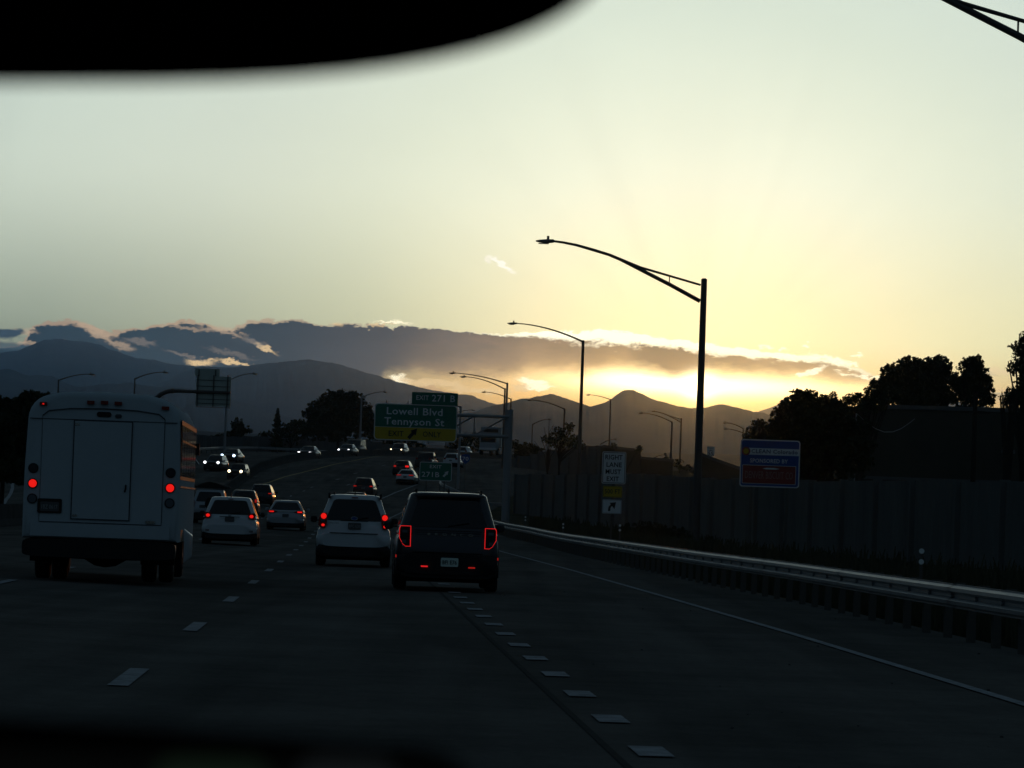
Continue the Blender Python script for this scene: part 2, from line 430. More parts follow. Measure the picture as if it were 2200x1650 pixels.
class MB:
    def __init__(s): s.v = []; s.f = []
    def add(s, vs, fs):
        k = len(s.v); s.v += [tuple(q) for q in vs]; s.f += [tuple(i + k for i in f) for f in fs]; return s
    def box(s, c, d, M=None):
        x, y, z = c; a, b, e = d[0] / 2, d[1] / 2, d[2] / 2
        vs = [Vector((x + i * a, y + j * b, z + k * e)) for k in (-1, 1) for j in (-1, 1) for i in (-1, 1)]
        if M: vs = [M @ q for q in vs]
        return s.add(vs, [(0, 2, 3, 1), (4, 5, 7, 6), (0, 1, 5, 4), (2, 6, 7, 3), (0, 4, 6, 2), (1, 3, 7, 5)])
    def tube(s, pts, r, n=8, caps=True):
        pts = [Vector(p) for p in pts]
        rr = r if isinstance(r, (list, tuple)) else [r] * len(pts)
        rings = []
        for i, p in enumerate(pts):
            t = (pts[min(i + 1, len(pts) - 1)] - pts[max(i - 1, 0)]).normalized()
            up = Vector((0, 1, 0)) if abs(t.y) < .9 else Vector((0, 0, 1))
            a = t.cross(up).normalized(); b = t.cross(a).normalized()
            rings.append([p + (a * math.cos(2 * math.pi * k / n) + b * math.sin(2 * math.pi * k / n)) * rr[i] for k in range(n)])
        return s.loft(rings, caps)
    def loft(s, rings, caps=True):
        n = len(rings[0]); vs = [q for rg in rings for q in rg]; fs = []
        for i in range(len(rings) - 1):
            for k in range(n):
                a, b = i * n + k, i * n + (k + 1) % n
                fs.append((a, b, b + n, a + n))
        if caps:
            fs.append(tuple(reversed(range(n)))); fs.append(tuple(range((len(rings) - 1) * n, len(rings) * n)))
        return s.add(vs, fs)
    def prism(s, pts, n, t):
        """planar polygon pts (3D), extruded by thickness t against normal n; top face at pts"""
        n = Vector(n).normalized(); pts = [Vector(p) for p in pts]
        k = len(pts)
        vs = pts + [p - n * t for p in pts]
        fs = [tuple(range(k)), tuple(reversed(range(k, 2 * k)))] + [(i, i + k, (i + 1) % k + k, (i + 1) % k) for i in range(k)]
        return s.add(vs, fs)
    def mesh(s, name, smooth=False, angle=None):
        me = bpy.data.meshes.new(name); me.from_pydata(s.v, [], s.f); me.validate(); 
        import bmesh
        bm = bmesh.new(); bm.from_mesh(me); bmesh.ops.recalc_face_normals(bm, faces=bm.faces); bm.to_mesh(me); bm.free()
        if smooth:
            me.polygons.foreach_set('use_smooth', [True] * len(me.polygons))
            try: me.set_sharp_from_angle(angle=R(angle or 35))
            except Exception: pass
        return me
    def build(s, name, m, parent=None, smooth=False, loc=None, angle=None):
        return link(name, s.mesh(name, smooth, angle), m, parent, loc)

def rrect(w, h, r, n=4):
    """rounded rectangle outline centred on 0 (x, z)"""
    pts = []
    for cx, cz, a0 in ((w / 2 - r, h / 2 - r, 0), (-w / 2 + r, h / 2 - r, 90), (-w / 2 + r, -h / 2 + r, 180), (w / 2 - r, -h / 2 + r, 270)):
        for i in range(n + 1):
            a = R(a0 + 90 * i / n); pts.append((cx + r * math.cos(a), cz + r * math.sin(a)))
    return pts
def plate_xz(pts, y, t):
    """solid plate from (x,z) outline, facing -y"""
    return MB().prism([(x, y, z) for x, z in pts], (0, -1, 0), t)

def text_mesh(s, size, bold=0.0, spacing=1.0):
    cu_ = bpy.data.curves.new('lettering', 'FONT'); cu_.body = s; cu_.size = size; cu_.align_x = 'CENTER'; cu_.align_y = 'CENTER'
    cu_.offset = bold * size; cu_.extrude = .004; cu_.space_character = spacing; cu_.resolution_u = 2
    o = bpy.data.objects.new('lettering', cu_); C.objects.link(o)
    bpy.context.view_layer.update()
    me = bpy.data.meshes.new_from_object(o.evaluated_get(bpy.context.evaluated_depsgraph_get()))
    bpy.data.objects.remove(o)
    return me
def lettering(s, h, m, parent, x, z, y, width=None, bold=.012, name='lettering', spacing=1.05):
    """flat letters of cap height h in the local xz plane, facing -y"""
    me = text_mesh(s, h / .72, bold, spacing)
    co = np.empty(len(me.vertices) * 3); me.vertices.foreach_get('co', co); co = co.reshape(-1, 3)
    if len(co):
        lo, hi = co.min(0), co.max(0)
        w = hi[0] - lo[0]; k = (width / w) if width else 1.0
        q = np.empty_like(co)
        q[:, 0] = (co[:, 0] - (hi[0] + lo[0]) / 2) * k
        q[:, 1] = -co[:, 2]
        q[:, 2] = co[:, 1]
        me.vertices.foreach_set('co', q.ravel())
    me.update()
    o = link(name, me, m, parent, (x, y, z))
    return o

# ------------------------------------------------------------------ ground, road
def grid_mesh(xs, ys, zf):
    vs = [(x, y, zf(x, y)) for y in ys for x in xs]
    n = len(xs)
    fs = [(j * n + i, j * n + i + 1, (j + 1) * n + i + 1, (j + 1) * n + i) for j in range(len(ys) - 1) for i in range(n - 1)]
    me = bpy.data.meshes.new('ground'); me.from_pydata(vs, [], fs); me.update()
    me.polygons.foreach_set('use_smooth', [True] * len(fs))
    return me
REDGE = [(-60, 7.0), (5, 7.3), (43, 6.4), (67, 5.6), (84, 4.8), (116, 3.5), (167, 1.4), (192, .2), (240, -1.5), (300, -1.5), (345, 0), (380, 4), (420, 12), (470, 28), (520, 50), (640, 110)]
LEDGE = [(-60, -30), (150, -36), (250, -43), (330, -50), (400, -52), (470, -44), (500, -30), (540, -16), (640, 40)]
def redge(y): return float(np.interp(y, *zip(*REDGE)))
def ledge(y): return float(np.interp(y, *zip(*LEDGE)))
def bank(x, y):
    """verge right of the road rises gently to the foot of the noise wall"""
    d = x - redge(y)
    return 0.0 if d < .6 else min(.35, (d - .6) * .05)
xs = [-24000, -12000, -5000, -2000, -900, -400, -200, -120, -80] + list(np.arange(-60, 61, 2.5)) + [80, 120, 200, 400, 900, 2000, 5000, 12000, 24000]
ys = [-3000, -800, -200, -60] + list(np.arange(0, 660, 6)) + [700, 800, 1000, 1500, 2500, 4000, 7000, 12000, 27000]
gm = grid_mesh([float(x) for x in xs], [float(y) for y in ys], lambda x, y: T(x, y) - .10 + bank(x, y))
tag(link('ground', gm, m_ground), kind='structure')

road = thing('road', None, None); tag(road, kind='structure')
ry = list(np.arange(-60, 640, 4))
vs, fs = [], []
NU = 24
for y in ry:
    a, b = ledge(y), redge(y)
    for i in range(NU + 1):
        x = a + (b - a) * i / NU
        vs.append((x, float(y), T(x, float(y))))
for j in range(len(ry) - 1):
    for i in range(NU):
        k = j * (NU + 1) + i; fs.append((k, k + 1, k + NU + 2, k + NU + 1))
me = bpy.data.meshes.new('road_surface'); me.from_pydata(vs, [], fs); me.update()
me.polygons.foreach_set('use_smooth', [True] * len(fs))
tag(link('road_surface', me, m_asphalt, road), kind='structure')

def strip(name, pts, w, m, lift=.012, step=4.0, parent=road):
    """painted strip following world points (x, y) on the road"""
    L, n = [], len(pts)
    for i in range(n - 1):
        a, b = Vector(pts[i]), Vector(pts[i + 1]); k = max(1, int((b - a).length / step))
        L += [a.lerp(b, t / k) for t in range(k)]
    L.append(Vector(pts[-1]))
    mb = MB(); vs = []
    for i, p in enumerate(L):
        t = (L[min(i + 1, len(L) - 1)] - L[max(i - 1, 0)]).normalized(); nn = Vector((t.y, -t.x)) * w / 2
        for q in (p - nn, p + nn): vs.append((q.x, q.y, T(q.x, q.y) + lift))
    mb.add(vs, [(2 * i, 2 * i + 1, 2 * i + 3, 2 * i + 2) for i in range(len(L) - 1)])
    return mb.build(name, m, parent)
# lane line left of the camera's lane: 3 m dashes, 12.2 m apart
y = 29.3 - 12.9 * 2
ylast = 205
while y < ylast:
    strip('lane_dash', [(L1(y), y), (L1(y + 3.05), y + 3.05)], .165 if y < 60 else .15, m_paint)
    y += 12.9
y = 45.0 - 12.9
while y < 330:
    strip('lane_dash', [(L1(y) - 3.66, y), (L1(y + 3.05) - 3.66, y + 3.05)], .15, m_paint)
    y += 12.9
# dotted line between the through lane and the exit lane
y = 12.15
while y < 215:
    strip('lane_dash', [(L0(y), y), (L0(y + .95), y + .95)], .22, m_paint)
    y += 3.6
# solid edge lines
strip('edge_line', [(5.45, 0), (4.36, 31.5), (3.75, 49.2), (2.81, 72.2), (1.69, 98.5), (-.21, 138.5), (-2.0, 175), (-3.2, 205), (-4.6, 240), (-5.0, 270), (-4.4, 300), (-2.2, 340)], .12, m_paint)
h = [hit(*q) for q in ((838, 1113), (872, 1096))]
strip('edge_line', [(L0(215), 215), (h[0].x, h[0].y), (h[1].x, h[1].y)], .14, m_paint)
h = [hit(*q) for q in ((815, 1073), (850, 1058), (886, 1045), (897, 1041))]
strip('edge_line', [(p.x, p.y) for p in h], .22, m_paint)
h = [hit(*q) for q in ((-60, 1140), (0, 1092), (14, 1072), (23, 1060), (27, 1048), (26, 1036))]
strip('edge_line', [(p.x, p.y) for p in h], .28, m_paint)
strip('yellow_edge_line', [(L1(y) - 11.7, y) for y in (20, 60, 100, 150, 200)], .14, m_yellow)
h = [hit(*q) for q in ((560, 1043), (610, 1025), (680, 1008), (760, 990), (830, 978))]
strip('yellow_edge_line', [(p.x, p.y) for p in h], .18, m_yellow)
for a, b in (((651, 1056), (655, 1054)), ((667, 1048), (673, 1046)), ((722, 1031), (729, 1029)), ((760, 1018), (768, 1016)), ((545, 1024), (553, 1023)), ((452, 1024), (462, 1023)),
             ((590, 1004), (600, 1003)), ((820, 1001), (829, 999)), ((745, 1043), (752, 1040))):
    p, q = hit(*a), hit(*b)
    strip('lane_dash', [(p.x, p.y), (q.x, q.y)], .18, m_paint2)
strip('tar_joint', [(L0(y) - .25, y) for y in (14, 20, 30, 45, 70, 110)], .05, m_tar, .006)
# a few pale stones and scraps on the shoulder
sc = MB()
for _ in range(45):
    yy = rnd.uniform(18, 90); xx = rnd.uniform(L0(yy) + .5, redge(yy) - .2); r = rnd.uniform(.004, .014)
    sc.box((xx, yy, T(xx, yy) + r * .6), (r * 2, r * 1.6, r), None)
tag(sc.build('road_grit', m_conc), kind='stuff')

# ------------------------------------------------------------------ mountains
def ridge(name, pts, D, back, fwd, seed, jag=0.0, rough=1.0, noise_mid=.16):
    """ridge whose crest passes the given photo points at distance D"""
    pts = sorted(pts)
    pw = [at(px, py, D) for px, py in pts]
    X = np.array([p.x for p in pw]); Z = np.array([p.z for p in pw])
    x0, x1 = X[0], X[-1]
    step = D * 2.4 / F
    xs_ = np.arange(x0, x1 + step, step)
    # smooth (cubic like) interpolation of the crest
    zc = np.interp(xs_, X, Z)
    k = np.hanning(9); k /= k.sum()
    zc = np.convolve(np.pad(zc, 4, 'edge'), k, 'valid')
    rows = [(-back, .0), (-back * .5, .55), (0, 1.0)] + [(fwd * t, (1 - t) ** 1.25) for t in (.02, .05, .09, .14, .2, .28, .38, .5, .64, .8, 1.0)]
    V_, n = [], len(xs_)
    for dyy, kz in rows:
        for i, x in enumerate(xs_):
            s = noise.fractal(Vector((x * .0016, dyy * .0016 + seed, seed)), 1.0, 2.1, 5)
            s2 = noise.fractal(Vector((x * .013, dyy * .013, seed)), .7, 2.1, 5) * 2.2 + noise.fractal(Vector((x * .0035, seed, 2.0)), 1.0, 2.0, 2) * 4.5
            z = zc[i] * kz
            if dyy > 0 and kz > 0:
                z += s * zc[i] * noise_mid * min(1, dyy / (fwd * .15)) * kz
            z += ((s2 + 1.6 * abs(noise.noise(Vector((x * 9.0 / D * 40, seed, 7.7))))) * D * jag / F) * (1 if 0 <= dyy < fwd * .3 else 0)
            yy = D - dyy + s * fwd * .05
            V_.append((x * (yy / D), yy, z if kz > 0 else -40))
    F_ = [(j * n + i, j * n + i + 1, (j + 1) * n + i + 1, (j + 1) * n + i) for j in range(len(rows) - 1) for i in range(n - 1)]
    me = bpy.data.meshes.new(name); me.from_pydata(V_, [], F_); me.update()
    me.polygons.foreach_set('use_smooth', [True] * len(F_))
    return tag(link(name, me, m_mtn), kind='structure')
ridge('far_mountain', [(-2500, 760), (-1500, 735), (-900, 780), (-400, 740), (-120, 775), (0, 758), (40, 752), (75, 742), (95, 733), (118, 729), (150, 731), (185, 733), (215, 741), (240, 752), (270, 761), (300, 768), (350, 778),
                       (420, 790), (520, 812), (640, 835), (800, 862), (1000, 890), (1300, 900), (1800, 930), (2400, 950)], 19000, 1800, 4500, 3.1, 1.1)
ridge('wide_mountain', [(200, 900), (330, 830), (400, 800), (430, 790), (480, 788), (520, 784), (560, 781), (600, 781), (640, 779), (665, 777), (700, 779), (735, 784), (770, 793), (810, 808), (850, 823), (900, 835),
                        (950, 841), (1010, 848), (1070, 868), (1180, 880), (1400, 900), (1700, 930)], 16000, 1800, 4000, 8.3, 1.1)
ridge('left_foothill', [(-2500, 830), (-1600, 780), (-900, 800), (-300, 776), (-100, 785), (0, 793), (25, 796), (50, 808), (80, 808), (110, 809), (150, 824), (190, 828), (235, 822), (280, 820), (330, 826), (390, 833), (450, 842), (520, 866),
                        (580, 890), (680, 905), (800, 930), (1000, 960)], 12500, 1500, 3500, 5.7, 1.3)
ridge('distant_right_peak', [(1450, 960), (1560, 905), (1620, 888), (1660, 872), (1690, 862), (1715, 858), (1745, 868), (1790, 885), (1900, 880), (2050, 860), (2200, 890), (2700, 850), (3500, 880), (4500, 900)], 17500, 1500, 3500, 12.1, .5)
ridge('near_foothills', [(820, 985), (900, 925), (960, 898), (1000, 886), (1030, 879), (1060, 871), (1085, 863), (1110, 856), (1140, 852), (1165, 847), (1185, 845), (1205, 849), (1225, 858), (1250, 867), (1268, 872), (1290, 866),
                         (1310, 857), (1325, 847), (1337, 839), (1350, 836), (1365, 839), (1385, 848), (1410, 858), (1440, 867), (1475, 875), (1500, 876), (1520, 873), (1540, 867), (1556, 865), (1575, 869), (1600, 876), (1630, 882), (1660, 893), (1700, 905),
                         (1800, 920), (2000, 950), (2300, 930), (2700, 960), (3400, 940), (4300, 980)], 9500, 1200, 2800, 21.4, 1.5, noise_mid=.16)
ridge('dark_plain_rise', [(-2000, 960), (-400, 940), (0, 930), (200, 925), (420, 925), (560, 932), (700, 940), (900, 955), (1200, 968), (1500, 975), (1900, 985), (2500, 990), (4000, 990)], 5200, 800, 1500, 31.2, 1.0)

# ------------------------------------------------------------------ trees
def leaves(mb_v, mb_f, c, rad, n, size, g):
    """n leaf clumps in ellipsoid c, rad"""
    d = g.normal(size=(n, 3)); d /= np.linalg.norm(d, axis=1)[:, None]
    r = g.uniform(0.15, 1.0, n) ** (1 / 2.2)
    p = np.array(c) + d * r[:, None] * np.array(rad)
    a = g.normal(size=(n, 3)); a /= np.linalg.norm(a, axis=1)[:, None]
    b = np.cross(a, g.normal(size=(n, 3))); b /= np.linalg.norm(b, axis=1)[:, None]
    s = size * g.uniform(.5, 1.35, n)[:, None]
    k = len(mb_v) and sum(len(q) for q in mb_v)
    quad = np.stack([p - a * s, p + b * s * .55, p + a * s, p - b * s * .55], 1).reshape(-1, 3)
    mb_v.append(quad)
    idx = np.arange(n * 4).reshape(-1, 4) + k
    mb_f.append(idx)
def quads_mesh(name, V_, F_):
    v = np.concatenate(V_); f = np.concatenate(F_)
    me = bpy.data.meshes.new(name)
    me.vertices.add(len(v)); me.vertices.foreach_set('co', v.ravel().astype(np.float32))
    me.loops.add(f.size); me.loops.foreach_set('vertex_index', f.ravel().astype(np.int32))
    me.polygons.add(len(f)); me.polygons.foreach_set('loop_start', np.arange(0, f.size, 4, dtype=np.int32))
    me.polygons.foreach_set('loop_total', np.full(len(f), 4, dtype=np.int32))
    me.update(calc_edges=True)
    return me
def tree(name, label, D, lobes, base_px, leaf=.16, dens=1.0, m=None, seed=1, depth=1.0, twigs=14, cat='tree', bare=0, group=None, trunk_r=None):
    """lobes: (px, py, rx, ry) in photo pixels; the crown is built at distance D with real depth"""
    g = np.random.default_rng(seed); rr = random.Random(seed)
    ppm = F / D
    bx = at(base_px, 900, D).x
    zb = T(bx, D) - .15
    root = thing(name, label, cat, (bx, D, zb), group=group)
    o = np.array([bx, D, zb]); V_, F_ = [], []
    top = -1e9; cs = []
    for px, py, rx, ry_ in lobes:
        c = at(px, py, D); c = np.array([c.x, D + rr.uniform(-.4, .4) * rx / ppm * depth, c.z]) - o
        a, b = rx / ppm, ry_ / ppm
        cs.append((c, a, b)); top = max(top, c[2] + b)
        area = math.pi * rx * ry_
        n = int(area * 1.0 * dens * (.5 if D > 300 else 1))
        n = max(60, min(n, 7000))
        # an inner mass, and many small ragged clumps over and beyond the outline
        leaves(V_, F_, c, (a * .66, a * .70 * depth, b * .66), int(n * .30), leaf, g)
        kc = int(max(14, min(110, area / 42)) * (twigs / 18))
        for _ in range(kc):
            th = rr.uniform(0, 2 * math.pi); ra = rr.uniform(.45, 1.0) ** .6 * rr.choice((1.0, 1.0, 1.06, 1.16))
            q = c + np.array([math.cos(th) * a * ra, rr.uniform(-.7, .7) * a * depth, math.sin(th) * b * ra])
            s = rr.uniform(2.6, 7.0) / ppm * (1.0 if ra < 1 else .6)
            e_ = rr.uniform(.6, 1.5)
            leaves(V_, F_, q, (s * e_, s, s / e_), int(n * .5 / kc * rr.uniform(.4, 1.6)) + 4, leaf * .78, g)
    me = quads_mesh('crown', V_, F_)
    link('crown', me, m or m_leaf, root)
    mb = MB(); h_ = max(1.0, top)
    tr = trunk_r or max(.07, h_ * .022)
    mb.tube([(0, 0, -.2), (rr.uniform(-.1, .1), 0, h_ * .25), (rr.uniform(-.25, .25), .1, h_ * .5), (rr.uniform(-.3, .3), 0, h_ * .86)], [tr, tr * .8, tr * .55, tr * .15], 7)
    mb.build('trunk', m_bark, root, smooth=True)
    br = MB()
    for c, a, b in cs:
        for _ in range(3 + bare):
            st = Vector((rr.uniform(-.1, .1), 0, h_ * rr.uniform(.2, .55)))
            e = Vector(c) + Vector((rr.uniform(-1, 1) * a, rr.uniform(-.6, .6) * a, rr.uniform(-.3, 1.02 if bare else .8) * b))
            mid = st.lerp(e, .5) + Vector((rr.uniform(-.1, .1) * a, 0, b * .15))
            br.tube([st, mid, e], [tr * .4, tr * .24, .02 + (.012 if bare else 0)], 5)
    o2 = br.build('branches', m_bark, root, smooth=True)
    return root

# left black trees behind the bus
tree('broad_tree', 'tall black tree mass left of the white bus', 235, [(20, 905, 60, 50), (70, 880, 50, 34), (-40, 900, 60, 60), (30, 960, 75, 60), (-60, 960, 80, 70), (10, 1010, 80, 30)], 10, leaf=.22, dens=1.6, seed=3)
tree('broad_tree', 'dark leafy tree just above the left roof corner of the bus', 262, [(88, 872, 34, 26), (112, 880, 30, 30), (100, 930, 60, 60), (105, 1000, 60, 60)], 105, leaf=.22, dens=1.6, seed=4)
# beyond the oncoming lanes
tree('small_tree', 'small round tree behind the far wall beside a pale lamp pole', 590, [(512, 918, 18, 13), (524, 926, 14, 12), (503, 930, 16, 12), (515, 942, 22, 14)], 512, leaf=.22, dens=2.4, seed=5, twigs=9)
tree('low_shrub', 'low dark shrubs behind the far wall right of the bus', 590, [(468, 938, 14, 8), (480, 935, 10, 7), (450, 941, 14, 6)], 468, leaf=.2, dens=2, seed=6, twigs=6, cat='bush')
def conifer(px, ytop, ybot, hw, D, label):
    ppm = F / D
    c = at(px, ytop, D); zb = T(c.x, D) - .1
    root = thing('conifer_tree', label, 'tree', (c.x, D, zb))
    g = np.random.default_rng(9); V_, F_ = [], []
    H = c.z - zb
    for i in range(26):
        t = i / 26; z = H * (1 - t); r = (hw / ppm) * (t ** .85) * (1.0 + .35 * math.sin(i * 2.3)) + .12
        for k in range(5):
            a = k * 1.256 + i * .7
            leaves(V_, F_, (math.cos(a) * r * .55, math.sin(a) * r * .55, z - .15 * r), (r * .5, r * .5, H * .028), 26, .17, g)
    link('crown', quads_mesh('crown', V_, F_), m_leaf, root)
    MB().tube([(0, 0, -.2), (0, 0, H * .95)], [.18, .04], 6).build('trunk', m_bark, root)
conifer(597, 880, 940, 19, 585, 'narrow pointed conifer standing behind the far wall')
tree('bushy_tree', 'bushy tree just right of the pointed conifer', 590, [(628, 916, 20, 13), (640, 926, 14, 14), (612, 930, 18, 12), (630, 940, 24, 12), (570, 932, 12, 8)], 628, leaf=.22, dens=2.4, seed=7, twigs=9)
tree('broad_tree', 'big dark round tree between conifer and green exit sign', 575, [(712, 868, 30, 28), (742, 858, 30, 20), (728, 850, 20, 14), (765, 868, 20, 24), (690, 880, 26, 18), (665, 885, 14, 16), (680, 905, 28, 28), (735, 900, 50, 36),
     (775, 895, 24, 28), (668, 925, 24, 18), (720, 930, 60, 16), (795, 915, 22, 26), (790, 878, 8, 8), (650, 912, 8, 8)], 728, leaf=.24, dens=2.3, seed=8, twigs=16)
tree('low_tree', 'low tree mass under the green sign beyond the oncoming cars', 620, [(815, 935, 26, 18), (845, 945, 26, 14), (880, 950, 26, 10), (905, 957, 12, 6)], 845, leaf=.22, dens=2.2, seed=10, twigs=9)
tree('low_tree', 'dark tree clump below the sign truss beside the pale truck', 640, [(990, 950, 22, 12), (1010, 942, 18, 12), (1030, 955, 20, 12), (975, 962, 18, 8), (1000, 962, 30, 10)], 1000, leaf=.22, dens=2.4, seed=11, twigs=9)
tree('roadside_tree', 'dark shrubs above the wall just right of the sign mast', 430, [(1118, 962, 20, 12), (1142, 966, 16, 10), (1130, 975, 30, 10), (1155, 972, 14, 10), (1105, 955, 12, 8)], 1128, leaf=.18, dens=2.2, seed=12, twigs=9)
tree('sparse_tree', 'thin half bare tree poking above the wall beside a lamp pole', 400, [(1205, 935, 18, 18), (1222, 918, 9, 12), (1186, 946, 20, 12), (1235, 945, 16, 10), (1212, 952, 34, 10), (1245, 958, 14, 6)], 1205, leaf=.15, dens=1.2, seed=13, twigs=16, bare=3)
bt = thing('bare_sapling', 'leafless sapling with upright twigs left of the thin tree', 'tree', (at(1180, 900, 405).x, 405, P(405)))
mbb = MB(); zt = at(1183, 902, 405).z - P(405)
for dxp, hh in ((0, 1.0), (-.5, .86), (.45, .9), (-.9, .7), (.9, .75), (-1.5, .6), (1.2, .55)):
    mbb.tube([(0, 0, 0), (dxp * .25, 0, zt * hh * .6), (dxp, 0, zt * hh)], [.06, .035, .016], 4)
    mbb.tube([(dxp * .4, 0, zt * hh * .75), (dxp * .4 + .5, 0, zt * hh * .92)], [.025, .012], 4)
mbb.build('branches', m_bark, bt)
MB().tube([(0, 0, -.3), (0, 0, zt * .45)], [.09, .07], 6).build('trunk', m_bark, bt)
# right silhouettes
tree('leafy_tree', 'black leafy tree with ragged top left of the dark building', 182, [(1700, 880, 30, 22), (1722, 860, 22, 20), (1742, 856, 16, 16), (1765, 868, 18, 16), (1680, 900, 24, 24), (1730, 895, 50, 36), (1780, 890, 40, 34), (1668, 925, 18, 26), (1725, 940, 70, 46),
     (1780, 940, 60, 50), (1740, 1000, 90, 40), (1830, 960, 50, 60), (1800, 885, 26, 20), (1690, 1000, 50, 40)], 1740, leaf=.11, dens=1.35, seed=14, twigs=22)
tree('airy_tree', 'small airy tree rising behind the blue sponsor sign', 205, [(1630, 912, 12, 13), (1648, 918, 10, 10), (1620, 930, 18, 12), (1642, 935, 18, 12), (1610, 940, 12, 8), (1655, 935, 10, 14)], 1632, leaf=.09, dens=.8, seed=15, twigs=18, bare=2)
tree('ivy_covered_tree', 'ragged dark tree with gaps of sky beside the ivy covered posts', 215, [(1822, 862, 14, 14), (1838, 856, 12, 12), (1855, 862, 12, 14), (1870, 850, 16, 16), (1895, 840, 22, 18), (1880, 868, 30, 14), (1850, 885, 34, 12), (1815, 885, 14, 8)], 1850, leaf=.10, dens=.8, seed=16, twigs=18)
tree('broad_tree', 'large dark tree behind the flat roofed building, left crown', 262, [(1925, 812, 34, 28), (1955, 790, 26, 22), (1985, 792, 28, 22), (1945, 830, 50, 30), (1990, 830, 40, 36), (2018, 788, 24, 22), (1900, 832, 30, 20), (2010, 850, 40, 26), (1950, 860, 60, 20), (2030, 810, 20, 26)], 1960, leaf=.15, dens=1.0, seed=17, twigs=26)
tree('broad_tree', 'large dark tree behind the flat roofed building, right crown', 258, [(2085, 795, 26, 26), (2105, 815, 24, 28), (2065, 825, 24, 26), (2115, 845, 22, 26), (2080, 850, 34, 28), (2098, 778, 14, 12), (2125, 862, 12, 10)], 2090, leaf=.13, dens=.95, seed=18, twigs=26)
tree('tall_tree', 'tall thin tree cut by the right edge of the picture', 215, [(2195, 750, 24, 18), (2205, 730, 16, 16), (2190, 790, 24, 16), (2205, 775, 16, 14), (2215, 820, 30, 22), (2185, 845, 26, 16), (2170, 862, 20, 10), (2215, 860, 40, 20)], 2205, leaf=.10, dens=.65, seed=19, twigs=22, bare=2)
tree('bare_bush', 'thin twiggy bush at the right picture edge above the roof', 210, [(2160, 850, 14, 10), (2178, 838, 10, 8)], 2168, leaf=.06, dens=.35, seed=20, twigs=8, bare=7, cat='bush')

# ------------------------------------------------------------------ guardrails
WPROF = [(0, -.155), (0, -.135), (-.075, -.105), (-.08, -.06), (-.01, -.02), (-.01, .02), (-.08, .06), (-.075, .105), (0, .135), (0, .155)]
def rail_piece(a, b, side, parent, m):
    """W-beam between world points a, b (centre line); side=+1: bulges toward -x (left)"""
    d = (b - a); t = Vector((d.x, d.y, 0)).normalized(); nn = Vector((-t.y, t.x, 0)) * side
    if nn.x * side > 0 and side > 0: nn = -nn
    ext = t * .12
    vs = []
    for p in (a - ext, b + ext):
        for ox, oz in WPROF: vs.append(p + nn * (-ox) + Vector((0, 0, oz)))
    for p in (a - ext, b + ext):
        for ox, oz in WPROF: vs.append(p + nn * (-ox - .006) + Vector((0, 0, oz)))
    n = len(WPROF)
    fs = [(i, i + 1, n + i + 1, n + i) for i in range(n - 1)] + [(2 * n + i, 3 * n + i, 3 * n + i + 1, 2 * n + i + 1) for i in range(n - 1)]
    fs += [(0, n, 3 * n, 2 * n), (n - 1, 3 * n - 1, 4 * n - 1, 2 * n - 1)]
    return MB().add(vs, fs).build('rail', m, parent)
def guardrail(name, label, path, zc=.60, side=1, post_every=1.905, per=2, m=None, cap=None, post_dx=.16):
    root = thing(name, label, 'guardrail', (0, 0, 0))
    p0 = Vector(path[0]); pts = []
    tot = [0]
    for i in range(len(path) - 1): tot.append(tot[-1] + (Vector(path[i + 1]) - Vector(path[i])).length)
    n = int(tot[-1] / post_every)
    px_ = [np.interp(k * post_every, tot, [q[0] for q in path]) for k in range(n + 1)]
    py_ = [np.interp(k * post_every, tot, [q[1] for q in path]) for k in range(n + 1)]
    P3 = [Vector((float(x), float(y), T(float(x), float(y)) + zc)) for x, y in zip(px_, py_)]
    root.location = (P3[0].x, P3[0].y, P3[0].z - zc)
    inv = -root.location.copy()
    Q = [p + inv for p in P3]
    for k in range(0, n - per + 1, per): rail_piece(Q[k], Q[k + per], side, root, m or m_galv)
    pm = MB().box((0, 0, -.34), (.10, .15, 1.20)).mesh('post')
    pm.materials.append(m_post)
    bm_ = MB().box((0, 0, 0), (.13, .10, .34)).mesh('blockout'); bm_.materials.append(m_post)
    bolt = MB().tube([(0, 0, 0), (-.035, 0, 0)], .03, 6).mesh('bolt'); bolt.materials.append(m_galv)
    for k in range(n + 1):
        t = (Q[min(k + 1, n)] - Q[max(k - 1, 0)]).normalized(); nn = Vector((t.y, -t.x, 0)) * side
        rz = math.atan2(t.y, t.x) - math.pi / 2
        q = link('post', pm, None, root, Q[k] + nn * (post_dx + .07)); q.rotation_euler = (0, 0, rz)
        q.location.z -= .14
        q = link('blockout', bm_, None, root, Q[k] + nn * (.07)); q.rotation_euler = (0, 0, rz)
        if cap is None:
            q = link('bolt', bolt, None, root, Q[k] - nn * .012); q.rotation_euler = (0, 0, rz)
    return root
guardrail('guardrail', 'long steel guardrail on posts along the right shoulder, catching the sunset', [(6.4, 33), (5.94, 43), (5.58, 52.4), (5.08, 67.2), (4.26, 84), (3.02, 116), (1.98, 144), (1.05, 167.8), (-.05, 186), (-.9, 205), (-2.2, 240), (-2.4, 275)], zc=.59)
p = [hit(x, y) for x, y in ((380, 978), (470, 972), (560, 972), (650, 976), (745, 984))]
p = [(q.x, q.y) for q in p]
guardrail('guardrail', 'far guardrail curving behind the oncoming cars', p, zc=.55, side=-1, post_every=3.8, per=2, cap=1)
p = [at(1090, 1078, 300), at(1040, 1075, 300), at(1000, 1073, 300), at(955, 1074, 300)]
guardrail('guardrail', 'short level guardrail at the exit ramp seen over the dark suv roof', [(q.x, q.y) for q in p], zc=.62, side=1, post_every=1.905, per=1, cap=1)
gq = thing('guardrail_end', 'curled end of a guardrail beside the small exit sign', 'guardrail', (0, 0, 0))
